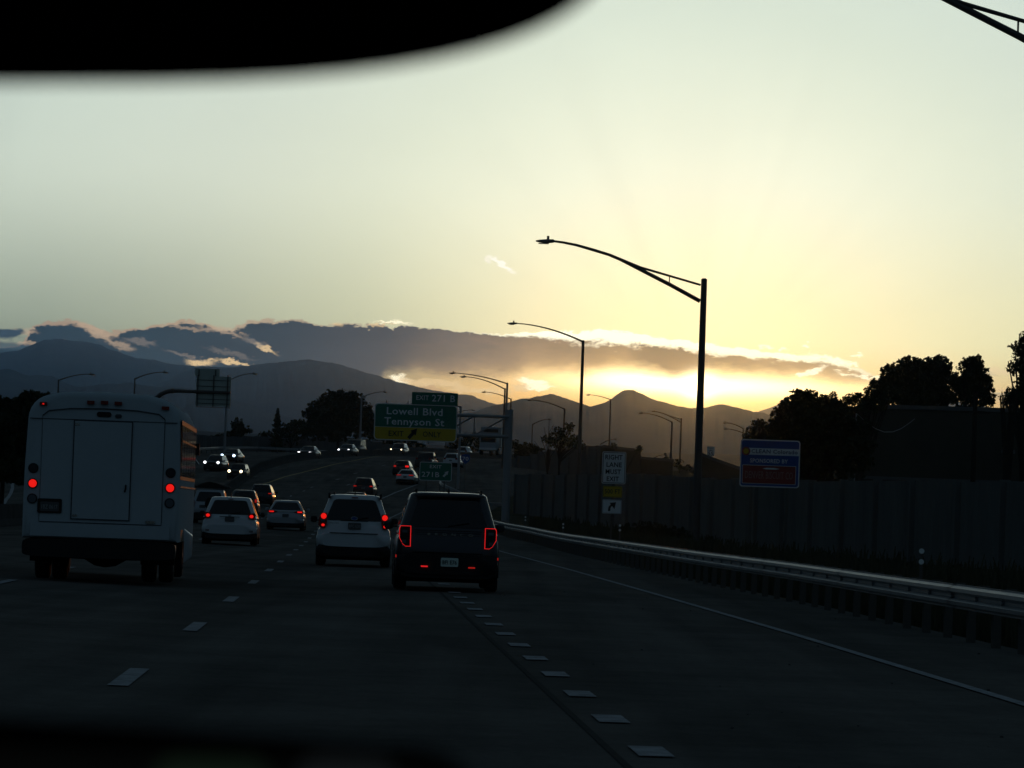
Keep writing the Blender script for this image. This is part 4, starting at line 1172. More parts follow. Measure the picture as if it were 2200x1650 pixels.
mb = MB(); mb.add([(-.30, -.038, 0), (-.18, -.038, -.028), (.18, -.038, -.028), (.32, -.038, 0), (.12, -.038, .028), (-.15, -.038, .028)], [(0, 1, 2, 3, 4, 5)])
mb.build('rolling_pin_emblem', m_legend, r, loc=(x, 0, zc + z))
for xx in (-w * .3, w * .3):
    MB().box((xx, .05, zc / 2 - .2), (.10, .10, zc + .5)).build('post', m_post, r)

# small distant speed limit sign and route shield
D = 330.0; k = F / D
r, zc = sign_root('speed_limit_sign', 'tiny white speed limit sign above the wall beside the tallest lamp', 1527, 970, D)
plate_xz(rrect(16 / k, 20 / k, .04, 3), -.02, .02).build('panel', m_white, r, loc=(0, 0, zc))
lettering('SPEED', .11, m_black, r, 0, zc + 7 / k, -.025, width=12 / k)
lettering('LIMIT', .11, m_black, r, 0, zc + 2.5 / k, -.025, width=11 / k)
lettering('55', .34, m_black, r, 0, zc - 5 / k, -.025, width=11 / k, bold=.02)
MB().box((0, .03, zc / 2 - .3), (.07, .07, zc + .6)).build('post', m_post, r)
D = 345.0; k = F / D
r, zc = sign_root('route_shield_sign', 'small dark route 70 shield on a thin post left of the sign mast', 1000, 985, D)
mb = MB(); mb.prism([(x / k, -.02, z / k) for x, z in ((0, -12), (-8, -6), (-10.5, 1), (-8, 9), (-4, 8), (0, 10), (4, 8), (8, 9), (10.5, 1), (8, -6))], (0, -1, 0), .03)
mb.build('shield', m_blue, r, loc=(0, 0, zc))
lettering('70', .36, m_legend, r, 0, zc - 1 / k, -.028, width=13 / k, bold=.01)
MB().box((0, .03, zc / 2 - .2), (.06, .06, zc + .4)).build('post', m_post, r)

# delineators
for lab, px, py0, py1, D in (('delineator post with twin buttons nearest the right edge', 1980, 1184, 1207, 60), ('delineator post right beside the lane must exit sign', 1332, 1129, 1139, 128),
                             ('delineator post left of the lane must exit sign', 1210, 1126, 1133.5, 163), ('faintest delineator post near the sign mast', 1129, 1111, 1117.5, 195)):
    a, b = at(px, py0, D), at(px, py1, D)
    zb = T(a.x, D) + bank(a.x, D)
    r = thing('delineator', lab, 'road marker', (a.x, D, zb), group='delineators behind the right guardrail')
    MB().box((0, .012, (a.z - zb) / 2), (.055, .02, a.z - zb + .16)).build('post', m_post, r)
    for z in (a.z - zb, b.z - zb):
        n = 14; rad = .043
        mb = MB(); mb.prism([(math.cos(2 * math.pi * i / n) * rad, -.012, math.sin(2 * math.pi * i / n) * rad) for i in range(n)], (0, -1, 0), .012)
        mb.build('reflector', m_reflector, r, loc=(0, 0, z))

# ------------------------------------------------------------------ vehicles
def lerp(a, b, t): return a + (b - a) * t
def sup(w, zb, zt, n, y, tumble=0.0, k=28):
    """superellipse section; sides lean in by tumble towards the top"""
    zc, h = (zb + zt) / 2, (zt - zb) / 2; pts = []
    for i in range(k):
        a = 2 * math.pi * i / k; c, s = math.cos(a), math.sin(a)
        x = w * math.copysign(abs(c) ** (2 / n), c); z = h * math.copysign(abs(s) ** (2 / n), s)
        x *= 1 - tumble * max(0, z / h) ** 2
        pts.append((x, y, zc + z))
    return pts
def ring_rr(hw, y0, y1, r, z, n=4):
    """horizontal rounded rectangle ring: half width hw from y0 (rear) to y1 (front)"""
    cy, L = (y0 + y1) / 2, (y1 - y0)
    return [(x, cy + y, z) for x, y in rrect(2 * hw, L, min(r, hw * .9, L * .45), n)]
_wheel = {}
def wheel(parent, x, y, r, w, side, alloy=True):
    key = (round(r, 2), round(w, 2))
    if key not in _wheel:
        n = 22; prof = [(0.0, w * .5 - .03), (r * .62, w * .5 - .02), (r * .66, w * .5), (r * .90, w * .5), (r * .985, w * .38), (r, w * .2), (r, -w * .2), (r * .985, -w * .38), (r * .90, -w * .5), (r * .6, -w * .5), (0, -w * .4)]
        rings = [[(q, math.cos(2 * math.pi * i / n) * max(p, .001), math.sin(2 * math.pi * i / n) * max(p, .001)) for i in range(n)] for p, q in prof]
        ty = MB().loft(rings).mesh('wheel', True, 40); ty.materials.append(m_tyre)
        mb = MB(); rr_ = r * .62
        mb.tube([(w * .5 - .035, 0, 0), (w * .5 - .005, 0, 0)], rr_ * .28, 10)
        for i in range(5):
            a = 2 * math.pi * i / 5; c, s = math.cos(a), math.sin(a); t = (-s, c)
            q = [(rr_ * .15 * c + t[0] * .045, rr_ * .15 * s + t[1] * .045), (rr_ * .15 * c - t[0] * .045, rr_ * .15 * s - t[1] * .045), (rr_ * .98 * c - t[0] * .03, rr_ * .98 * s - t[1] * .03), (rr_ * .98 * c + t[0] * .03, rr_ * .98 * s + t[1] * .03)]
            mb.prism([(w * .5 - .008, a_, b_) for a_, b_ in q], (1, 0, 0), .02)
        ri = mb.mesh('rim'); ri.materials.append(m_rim)
        _wheel[key] = (ty, ri)
    ty, ri = _wheel[key]
    o = link('wheel', ty, None, parent, (x, y, r)); 
    if side < 0: o.rotation_euler = (0, 0, math.pi)
    link('rim', ri, None, o)
    return o
def quad_patch(P4, m, name, parent, t=.02, rad=.18, out=.012, n=3):
    """P4: lower-left, lower-right, upper-right, upper-left seen from outside; rounded corners"""
    A, B, Cc, D_ = [Vector(p) for p in P4]
    nn = (B - A).cross(D_ - A).normalized()
    pts = []
    for cu_, cv, a0 in ((1 - rad, rad, 270), (1 - rad, 1 - rad, 0), (rad, 1 - rad, 90), (rad, rad, 180)):
        for i in range(n + 1):
            a = R(a0 + 90 * i / n); u = cu_ + rad * math.cos(a); v = cv + rad * math.sin(a)
            lo, hi = A.lerp(B, u), D_.lerp(Cc, u); pts.append(lo.lerp(hi, v) + nn * out)
    return MB().prism(pts, nn, t).build(name, m, parent)

STY = {
    #          belt  hood  rb    rr    rf    rff   wr   n   tum  corner
    'suv':    (.60, .585, .05, .42, 1.12, 1.95, .68, 5.0, .08, .20),
    'boxy':   (.61, .60, .03, .20, 1.25, 1.85, .73, 5.5, .05, .24),
    'hatch':  (.60, .56, .05, .55, .95, 2.00, .70, 4.5, .10, .20),
    'sedan':  (.645, .60, .62, 1.30, 1.15, 2.10, .65, 5.0, .10, .16),
    'van':    (.56, .50, .03, .16, .75, 1.60, .86, 7.0, .03, .14),
    'pickup': (.58, .585, 1.75, 1.92, 1.45, 2.10, .82, 7.0, .03, .12),
}
def car(name, label, cat, px, D, L, W, H, sty, paint, head=0.0, lat=None, zoff=0.0, front=None, tail=None, det=True, dark_low=True, wheel_r=None, group=None, roofm=None):
    """local frame: +y is the way the car points; origin on the ground below its middle"""
    a, _ = ray(px, 1089 + .035 * (px - 771) - (P(D) + zoff + .8 - EYE) * F / D)
    x = a * D; pos = Vector((x, D, T(x, D) + .012 + zoff))
    root = thing(name, label, cat, pos, -R(head), group)
    belt, hood, rb, rr, rf, rff, wr, n, tum, cr = STY[sty]
    zb_, zt_, zh = .22 + .04 * (H > 1.6), H * belt, H * hood
    hw = W / 2; y0, y1 = -L / 2, L / 2
    secs = [(y0, hw * .86, zb_ + .16, zt_ - .10), (y0 + .04, hw * .945, zb_ + .05, zt_ - .03), (y0 + .14, hw * .985, zb_ + .01, zt_), (y0 + .5, hw, zb_, zt_ + .0),
            (y1 - rf - .5, hw, zb_, zt_), (y1 - rf, hw, zb_, lerp(zt_, zh, .7)), (y1 - .55, hw * .985, zb_, zh * .985), (y1 - .22, hw * .95, zb_ + .01, zh * .95), (y1 - .07, hw * .88, zb_ + .04, zh * .88), (y1, hw * .78, zb_ + .12, zh * .78)]
    MB().loft([sup(w, a_, b_, n, y, tum) for y, w, a_, b_ in secs]).build('body', paint, root, smooth=True, angle=50)
    # dark lower cladding and bumper
    if dark_low:
        mb = MB()
        mb.loft([sup(w + .006, zb_ - .03, zb_ + .30 * (H / 1.7), 6, y) for y, w in ((y0 - .015, hw * .88), (y0 + .05, hw * .95), (y0 + .4, hw * .985), (y1 - .4, hw * .975), (y1 - .06, hw * .90), (y1 + .012, hw * .80))])
        mb.build('lower_cladding', m_trim, root, smooth=True, angle=50)
    MB().box((0, 0, zb_ - .02), (W * .80, L * .86, .16)).build('underbody', m_under, root)
    # cabin
    Yb0, Yb1, Yt0, Yt1 = y0 + rb, y1 - rf, y0 + rr, y1 - rff
    wb, wt = hw * .955, hw * wr
    zB, zT = zt_ - .06, H - .055
    rings = []
    for t in (0, .5, .90, 1.0):
        rings.append(ring_rr(lerp(wb, wt, t), lerp(Yb0, Yt0, t), lerp(Yb1, Yt1, t), cr * 1.0, lerp(zB, zT, t)))
    for ins, dz in ((.035, .028), (.11, .046), (.35, .055)):
        rings.append(ring_rr(wt - ins, Yt0 + ins, Yt1 - ins, max(.03, cr - ins * .3), zT + dz))
    MB().loft(rings).build('cabin', roofm or paint, root, smooth=True, angle=42)
    W_ = lambda t: lerp(wb, wt, t)
    def rear_pt(sx, t, ins): return (sx * (W_(t) - ins), lerp(Yb0, Yt0, t), lerp(zB, zT, t))
    def front_pt(sx, t, ins): return (sx * (W_(t) - ins), lerp(Yb1, Yt1, t), lerp(zB, zT, t))
    # glass
    t0 = .17 if sty != 'sedan' else .20
    quad_patch([rear_pt(-1, t0, cr * .62), rear_pt(1, t0, cr * .62), rear_pt(1, .90, cr * .72), rear_pt(-1, .90, cr * .72)], m_glass, 'rear_window', root, rad=.10)
    quad_patch([front_pt(1, .14, cr * .62), front_pt(-1, .14, cr * .62), front_pt(-1, .92, cr * .62), front_pt(1, .92, cr * .62)], m_glassf, 'windscreen', root, rad=.08)
    nside = 3 if sty in ('suv', 'boxy', 'van') else 2
    for s in (-1, 1):
        ya0, ya1 = lerp(Yb0, Yt0, .2) + cr + .04, lerp(Yb1, Yt1, .2) - cr
        yc0, yc1 = lerp(Yb0, Yt0, .86) + cr + .06, lerp(Yb1, Yt1, .86) - cr * .6
        if sty == 'pickup': nside = 2
        for i in range(nside):
            u0, u1 = i / nside + .012, (i + 1) / nside - .012
            q = [(s * W_(.20), lerp(ya0, ya1, u0), lerp(zB, zT, .20)), (s * W_(.20), lerp(ya0, ya1, u1), lerp(zB, zT, .20)),
                 (s * W_(.86), lerp(yc0, yc1, u1), lerp(zB, zT, .86)), (s * W_(.86), lerp(yc0, yc1, u0), lerp(zB, zT, .86))]
            if s < 0: q = [q[1], q[0], q[3], q[2]]
            quad_patch(q, m_glass, 'side_window', root, rad=.08)
        # mirrors
        my = Yb1 - .38
        mb = MB(); mb.loft([sup(.035, -.06, .05, 3, -.03, k=12), sup(.085, -.085, .075, 3, 0, k=12), sup(.08, -.075, .07, 3, .07, k=12), sup(.04, -.04, .04, 3, .12, k=12)])
        o = mb.build('side_mirror', m_trim if paint is m_pw else paint, root, smooth=True, loc=(s * (hw + .10), my, zt_ + .07))
        MB().box((-s * .10, .03, -.03), (.12, .05, .03)).build('mirror_arm', m_trim, o)
    # pickup bed
    if sty == 'pickup':
        MB().box((0, (y0 + Yb0) / 2 + .02, zt_ - .02), (W * .84, Yb0 - y0 - .16, .10)).build('bed', m_under, root)
    r = wheel_r or (.335 if H < 1.6 else .36)
    for y in (y0 + .78, y1 - .86):
        for s in (-1, 1):
            wheel(root, s * (hw - .115), y, r, .225, s)
            n_ = 20; mb = MB()   # dark wheel arch
            ring = [(s * (hw + .004), y + math.cos(math.pi * i / n_) * (r + .07), r + math.sin(math.pi * i / n_) * (r + .06)) for i in range(n_ + 1)] + [(s * (hw + .004), y - r - .07, zb_), (s * (hw + .004), y + r + .07, zb_)]
            mb.prism(ring, (s, 0, 0), .06); mb.build('wheel_arch', m_trim, root)
    root['dims'] = (L, W, H)
    return root, dict(L=L, W=W, H=H, hw=hw, y0=y0, y1=y1, zt=zt_, zh=zh, zb=zb_, zT=zT, wt=wt, wb=wb, Yt0=Yt0, Yt1=Yt1, Yb0=Yb0, rear=rear_pt, cr=cr)
def poly_lamp(root, pts, yface, m, name='tail_lamp', t=.14, mirror=True, housing=None):
    """pts in (x, z) for the right hand side"""
    for s in ((1, -1) if mirror else (1,)):
        q = [(s * x, yface, z) for x, z in pts]
        o = MB().prism(q, (0, -1, 0), t).build(name, m, root)
    return o
def disc(root, x, z, y, r, m, name, t=.03, n=16, parent=None, rz=1.0):
    mb = MB(); mb.prism([(x + math.cos(2 * math.pi * i / n) * r, y, z + math.sin(2 * math.pi * i / n) * r * rz) for i in range(n)], (0, -1, 0), t)
    return mb.build(name, m, parent or root)
def plate(root, x, z, y, m, s, mt, w=.31, h=.155):
    o = plate_xz(rrect(w, h, .02, 3), 0, .012).build('number_plate', m, root, loc=(x, y, z))
    if s: lettering(s, h * .46, mt, o, 0, -.005, -.004, width=w * .82)
    return o
def front_lights(root, d, m, r=.11, w=.62, z=None, slim=False):
    z = z or d['zh'] * .80
    for s in (-1, 1):
        x = s * d['hw'] * w
        if slim:
            mb = MB(); mb.prism([(x - .13, 0, z - .035), (x + .13, 0, z - .05), (x + .14, 0, z + .045), (x - .12, 0, z + .04)], (0, 1, 0), .1)
            mb.build('headlight', m, root, loc=(0, d['y1'] + .02, 0))
        else:
            mb = MB(); n = 14; mb.prism([(x + math.cos(2 * math.pi * i / n) * r, 0, z + math.sin(2 * math.pi * i / n) * r) for i in range(n)], (0, 1, 0), .1)
            mb.build('headlight', m, root, loc=(0, d['y1'] + .02, 0))
    MB().box((0, d['y1'] + .0, z - .10), (d['W'] * .46, .06, .20)).build('grille', m_trim, root)
    MB().box((0, d['y1'] + .02, z - .30), (.30, .03, .14)).build('number_plate', m_plated, root)
def antenna(root, d, h=.07):
    mb = MB(); mb.add([(-.02, d['Yt0'] + .18, d['H'] - .02), (.02, d['Yt0'] + .18, d['H'] - .02), (.02, d['Yt0'] + .38, d['H'] - .02), (-.02, d['Yt0'] + .38, d['H'] - .02), (0, d['Yt0'] + .19, d['H'] + h), (0, d['Yt0'] + .25, d['H'] + h)],
                      [(0, 1, 5, 4), (1, 2, 5), (2, 3, 4, 5), (3, 0, 4), (0, 3, 2, 1)])
    mb.build('antenna', m_trim, root)
def rails(root, d, inset=.09, h=.05):
    for s in (-1, 1):
        x = s * (d['wt'] - inset); z = d['H'] - .03
        MB().tube([(x, d['Yt0'] + .15, z), (x, d['Yt0'] + .25, z + h), (x, d['Yt1'] - .25, z + h), (x, d['Yt1'] - .12, z)], .022, 8).build('roof_rail', m_trim, root, smooth=True)
def wiper(root, d, t=.20):
    a = Vector(d['rear'](0, t, 0)); b = Vector(d['rear'](1, t + .10, .45)); a.y -= .03; b.y -= .03; a.x = -.02
    MB().tube([a, b], .010, 5).build('rear_wiper', m_trim, root)
def third_light(root, d, m=m_lred, w=.16):
    q = d['rear'](0, .965, 0)
    MB().box((0, q[1] - .03, q[2] + .005), (w, .03, .022)).build('high_brake_light', m, root)

HD = -2.33     # heading of the road near the camera, degrees
# dark blocky suv ahead
v, d = car('parked_suv', 'dark blocky suv directly ahead with red outlined tail lights', 'suv', 955, 69.2, 4.39, 1.86, 1.76, 'boxy', m_pnavy, head=HD, wheel_r=.37)
v.name = 'dark_suv'
def frame_lamp(root, pts, y, t, m_on, m_in):
    cx = sum(p[0] for p in pts) / len(pts); cz = sum(p[1] for p in pts) / len(pts)
    for s in (1, -1):
        o = MB().prism([(s * x, y, z) for x, z in pts], (0, -1, 0), .16).build('tail_lamp', m_in, root)
        n = len(pts)
        inner = [(x + (cx - x) * t / .1, z + (cz - z) * t / .19) for x, z in pts]
        vs = [(s * x, y - .012, z) for x, z in pts] + [(s * x, y - .012, z) for x, z in inner] 
        MB().add(vs, [(i, (i + 1) % n, n + (i + 1) % n, n + i) for i in range(n)]).build('light_guide', m_on, o)
        MB().box((s * (cx - .01), y - .006, cz + .09), (.09, .012, .05)).build('upper_lens', m_lgrey, o)
        MB().box((s * (cx + .0), y - .006, cz - .09), (.08, .012, .06)).build('lower_lens', m_lgrey, o)
k_ = d['hw']
m_guide = mat('lamp_red_guide', (.4, .006, .004), .3, emit=(1.0, .020, .022), ek=.62)
frame_lamp(v, [(.655, 1.145), (.845, 1.145), (.865, 1.10), (.865, .93), (.80, .815), (.745, .775), (.655, .775)], d['y0'] - .025, .011, m_guide, m_trim)
plate(v, .045, .52, d['y0'] - .085, m_plate, 'BFI E76', m_platet)
lettering('BRONCO', .045, m_chrome, v, .04, 1.005, d['y0'] - .02, width=.80, spacing=2.4)
for s, m_, x in ((-1, m_guide, -.40), (1, m_lreddim, .44)):
    MB().box((x, d['y0'] - .075, .435), (.12, .03, .024)).build('bumper_reflector', m_, v)  # passive reflectors given emission in place of returned light
for s in (-1, 1): MB().box((s * (d['hw'] - .03), d['y0'] + .12, .60), (.03, .04, .05)).build('side_marker', m_lreddim, v)
antenna(v, d, .10); rails(v, d, .10, .06); wiper(v, d); third_light(v, d)
mb = MB().loft([sup(w, .30, .66, 5, y) for y, w in ((d['y0'] - .06, d['hw'] * .90), (d['y0'] - .02, d['hw'] * .97), (d['y0'] + .2, d['hw'] * .99))])
mb.build('rear_bumper', m_trim, v, smooth=True, angle=50)
q = [d['rear'](-1, .93, .03), d['rear'](1, .93, .03)]
MB().box((0, q[0][1] - .05, q[0][2] + .035), (2 * d['wt'] - .12, .16, .028)).build('roof_spoiler', m_pnavy, v)
MB().box((0, d['y0'] - .03, 1.075), (1.2, .02, .012)).build('tailgate_seam', m_under, v)
MB().box((0, d['y0'] - .035, .68), (1.25, .02, .015)).build('tailgate_seam', m_under, v)

# white crossover with roof rails
v, d = car('white_crossover', 'white crossover with roof rails ahead left of the dark suv', 'suv', 760, 93.0, 4.60, 1.80, 1.74, 'suv', m_pw, head=HD, wheel_r=.36)
y = d['y0'] - .02
for s in (-1, 1):
    o = MB().prism([(s * a_, y, b_) for a_, b_ in ((.655, 1.28), (.79, 1.28), (.845, 1.14), (.86, .98), (.80, .92), (.69, .92), (.655, 1.05))], (0, -1, 0), .16).build('tail_lamp', m_lred, v)
    disc(v, s * .735, 1.20, y - .012, .068, m_lredon, 'brake_light', parent=o)
    disc(v, s * .745, .985, y - .012, .040, m_lredon, 'lower_light', parent=o, rz=.8)
    MB().box((s * .75, y - .01, 1.09), (.10, .012, .05)).build('reverse_light', m_lgrey, o)
plate(v, 0.01, .98, y - .015, m_plated, 'BFC U31', m_platel)
MB().box((0, y - .005, 1.105), (.66, .05, .028)).build('handle_bar', m_trim, v)
disc(v, 0, 1.165, y - .012, .085, m_psil, 'badge', rz=.55)
disc(v, 0, 1.165, y - .018, .066, m_blue, 'badge_centre', rz=.5)
lettering('FORESTER', .034, m_chrome, v, -.50, 1.04, y - .008, width=.28)
mb = MB().loft([sup(w, .48, .80, 5, yy) for yy, w in ((d['y0'] - .07, d['hw'] * .88), (d['y0'] - .03, d['hw'] * .97), (d['y0'] + .2, d['hw'] * 1.005))])
mb.build('rear_bumper', m_pw, v, smooth=True, angle=50)
MB().box((0, d['y0'] - .075, .805), (1.16, .03, .02)).build('bumper_step', m_trim, v)
mb = MB().loft([sup(w, .26, .52, 5, yy) for yy, w in ((d['y0'] - .05, d['hw'] * .86), (d['y0'] + .02, d['hw'] * .98), (d['y0'] + .2, d['hw'] * 1.01))])
mb.build('bumper_underside', m_trim, v, smooth=True, angle=50)
antenna(v, d, .10); rails(v, d, .11, .055); wiper(v, d); third_light(v, d)
for s in (-1, 1): MB().box((s * .62, d['Yt0'] + .02, d['H'] - .04), (.05, .22, .13)).build('rail_foot', m_trim, v)

# white hatchback left lane
v, d = car('white_hatchback', 'rounded white hatchback with glowing tail lights right beside the bus', 'car', 497.5, 126, 4.2, 1.83, 1.58, 'hatch', m_pw, head=HD, wheel_r=.33)
y = d['y0'] - .015
for s in (-1, 1):
    o = MB().prism([(s * a_, y, b_) for a_, b_ in ((.60, 1.04), (.83, 1.07), (.87, .99), (.80, .86), (.62, .88))], (0, -1, 0), .16).build('tail_lamp', m_lred, v)
    disc(v, s * .715, .955, y - .012, .065, m_lredon, 'brake_light', parent=o, rz=.8)
    MB().box((s * .72, y - .03, .46), (.12, .03, .06)).build('bumper_reflector', m_lred, v)
disc(v, 0, .965, y - .01, .05, m_psil, 'badge')
MB().box((0, y - .005, .925), (.66, .03, .022)).build('handle_bar', m_trim, v)
plate(v, 0, .84, y - .012, m_plated, '', m_platel)
mb = MB().loft([sup(w, .36, .66, 5, yy) for yy, w in ((d['y0'] - .06, d['hw'] * .88), (d['y0'] - .02, d['hw'] * .96), (d['y0'] + .2, d['hw'] * 1.0))])
mb.build('rear_bumper', m_pw, v, smooth=True, angle=50)
antenna(v, d, .12); wiper(v, d); third_light(v, d)

# silver sedan
v, d = car('silver_sedan', 'low silver sedan ahead between hatchback and crossover', 'car', 616.5, 184, 4.75, 1.82, 1.44, 'sedan', m_psil, head=HD + .6, wheel_r=.33)
y = d['y0'] - .02
for s in (-1, 1):
    o = MB().prism([(s * a_, y, b_) for a_, b_ in ((.36, .90), (.80, .97), (.87, .90), (.78, .80), (.52, .83))], (0, -1, 0), .16).build('tail_lamp', m_lred, v)
    MB().box((s * .68, y - .01, .885), (.22, .015, .06)).build('brake_light', m_lredon, o)
plate(v, 0, .70, y - .012, m_plated, '', m_platel)
MB().box((0, y, .90), (.70, .03, .02)).build('boot_trim', m_chrome, v)
mb = MB().loft([sup(w, .34, .60, 5, yy) for yy, w in ((d['y0'] - .05, d['hw'] * .88), (d['y0'] - .02, d['hw'] * .96), (d['y0'] + .2, d['hw'] * 1.0))])
mb.build('rear_bumper', m_psil, v, smooth=True, angle=50)

# boxy white suv with cargo on the roof, behind the bus' shoulder
v, d = car('loaded_suv', 'dark glazed suv with bulky covered load on its roof beside the bus', 'suv', 453, 192, 4.5, 1.84, 1.72, 'boxy', m_psil, head=HD, zoff=0)
mb = MB(); mb.loft([[(a_ * s1, yy, zz) for a_, zz in ((-.95, 1.80), (-.98, 1.86), (-.6, 2.02), (-.1, 2.12), (.4, 2.06), (.92, 1.90), (.98, 1.84), (.6, 1.78))] for yy, s1 in ((-1.7, .72), (-1.3, 1.0), (.4, 1.0), (1.0, .8))])
mb.build('roof_load', m_tarp, v, smooth=True, angle=60)
plate(v, -.35, .86, d['y0'] - .02, m_plated, '', m_platel)
MB().tube([(0.12, d['y0'] - .02, 1.0), (0.12, d['y0'] - .2, 1.0)], .34, 18).build('spare_wheel', m_tyre, v)
for s in (-1, 1): MB().box((s * .80, d['y0'] - .01, 1.0), (.10, .05, .34)).build('tail_lamp', m_lred, v)

def rear_simple(v, d, on, x=.72, z=.60, w=.18, h=.14, pl=True, brk=m_lredon):
    for s in (-1, 1):
        o = MB().box((s * d['hw'] * x, d['y0'] + .0, d['H'] * z), (w + .06, .08, h + .05)).build('tail_lamp', m_lred, v)
        if on: MB().box((s * d['hw'] * x, d['y0'] - .045, d['H'] * z), (w, .02, h)).build('brake_light', brk, o)
    if pl: MB().box((0, d['y0'] - .02, d['H'] * .48), (.31, .03, .15)).build('number_plate', m_plated, v)

def behind(name, label, cat, px, D, L, W, H, sty, paint, head, on=True, **k):
    v, d = car(name, label, cat, px, D, L, W, H, sty, paint, head=head, **{q: k[q] for q in k if q in ('roofm', 'zoff')})
    rear_simple(v, d, on, **{q: k[q] for q in k if q in ('x', 'z', 'w', 'h', 'brk')})
    return v, d
v, d = behind('grey_hatchback', 'dark hatchback half hidden behind the white hatchback roof', 'car', 526, 232, 4.3, 1.78, 1.62, 'hatch', m_pgrey, HD + 1, True, x=.86, z=.60, w=.12, h=.20, brk=m_lreddim); antenna(v, d)
v, d = behind('dark_crossover', 'dark crossover in the left lane with faint red tail lights', 'suv', 565, 292, 4.5, 1.80, 1.66, 'suv', m_pblk, HD + 3, True, x=.78, z=.58, w=.26, h=.07, brk=m_lreddim); antenna(v, d)
v, d = behind('dark_red_suv', 'dark red suv just above the white crossover roof', 'suv', 785, 322, 4.5, 1.80, 1.70, 'suv', m_pred, 3, True, x=.76, z=.58, w=.24, h=.09, brk=m_lreddim, zoff=.3)
v, d = behind('low_dark_car', 'dark car hidden behind the white crossover except for its roof', 'car', 765, 258, 4.5, 1.8, 1.62, 'suv', m_pgrey, -1, False); rails(v, d)
v, d = behind('white_sedan', 'small white sedan left of the exit 271B sign', 'car', 876, 366, 4.7, 1.80, 1.42, 'sedan', m_pw, 5, True, x=.66, z=.60, w=.42, h=.07, brk=m_lreddim)
v, d = behind('black_suv', 'black suv braking with bright red lights above the small white sedan', 'suv', 867, 386, 4.5, 1.84, 1.52, 'hatch', m_pblk, 5, False)
for s, m_, w in ((-1, m_lreddim, .22), (1, m_lredon, .36)):
    MB().box((s * .62, d['y0'] - .06, .92), (w, .03, .17)).build('brake_light', m_, v)
v, d = behind('black_pickup', 'black pickup truck below the green sign panel', 'pickup truck', 916, 408, 5.5, 1.98, 1.82, 'pickup', m_pblk, 6, False)
v, d = behind('white_hatchback', 'far white hatchback turning right beside the thin lamp pole', 'car', 975, 418, 4.3, 1.78, 1.58, 'hatch', m_pw, 9, False)
v, d = behind('white_suv', 'farthest white suv near the truss lower chord', 'suv', 999, 560, 4.6, 1.85, 1.75, 'suv', m_pw, 12, False)

def oncoming(name, label, cat, px, D, L, W, H, sty, paint, head, m, r=.11, w=.62, z=None, slim=False, one=False, group='oncoming cars with headlights'):
    v, d = car(name, label, cat, px, D, L, W, H, sty, paint, head=180 + head)
    v['group'] = group
    if m is not None: front_lights(v, d, m, r, w, z, slim)
    return v, d
oncoming('oncoming_car', 'oncoming dark car leftmost, just right of the bus windows', 'car', 464, 382, 4.6, 1.82, 1.60, 'suv', m_pgrey, 7, m_ledw, .13, .74, .80)
v, d = oncoming('oncoming_car', 'oncoming dark sedan with bluish headlights behind the first pair', 'car', 499, 408, 4.7, 1.84, 1.46, 'sedan', m_pblk, 7, m_ledb, .14, .70, .70)
disc(v, -.5, .45, -d['y1'], .09, m_ledb, 'fog_light').rotation_euler = (0, 0, math.pi)
oncoming('oncoming_car', 'oncoming old dark boxy car with warm yellow headlights', 'car', 512, 364, 4.4, 1.74, 1.50, 'boxy', m_ptan, 4, m_ledy, .13, .66, .74)
oncoming('oncoming_car', 'lone oncoming dark sedan with slim bright headlights mid road', 'car', 664, 440, 4.7, 1.84, 1.46, 'sedan', m_pblk, 10, m_ledw, .12, .72, .70, True)
oncoming('oncoming_car', 'oncoming silver car in front of the van below the pale pole', 'car', 747, 470, 4.7, 1.84, 1.50, 'sedan', m_pgrey, 10, m_ledw, .12, .68, .72)
oncoming('oncoming_van', 'oncoming grey green van without lit lamps behind the silver car', 'van', 764, 492, 5.0, 1.95, 2.0, 'van', mat('paint_grey_green', (.09, .11, .10), .4, coat=.3), 9, None)
oncoming('oncoming_car', 'oncoming suv with dim warm lights under the yellow exit only field', 'suv', 858, 505, 4.7, 1.88, 1.72, 'suv', m_pgrey, 9, m_ledy, .07, .74, .85)

# pale truck in the distance
D = 455; q = at(1058, 1000, D)
t_ = thing('pale_truck', 'pale box truck seen between the truss and the sign mast', 'truck', (q.x, D, T(q.x, D) + .9), R(-12))
MB().box((0, 1.5, 2.15), (2.5, 6, 2.3)).build('box', m_psil, t_)
MB().box((0, 1.5, 3.33), (2.56, 6.1, .07)).build('roof_edge', m_pw, t_)
MB().loft([sup(1.05, .6, 2.2, 6, -2.9), sup(1.10, .5, 2.5, 6, -2.5), sup(1.12, .5, 2.55, 6, -1.5)]).build('cab', m_psil, t_, smooth=True)
MB().box((0, -2.86, 1.85), (1.8, .12, .66)).build('windscreen', m_glassf, t_)
MB().box((0, -2.95, .75), (2.1, .2, .25)).build('bumper', m_pw, t_)
MB().box((0, -1.53, 2.95), (1.8, .06, .4)).build('wind_deflector', m_trim, t_)
for y in (-2.0, 3.4):
    for s in (-1, 1): wheel(t_, s * .98, y, .45, .3, s)

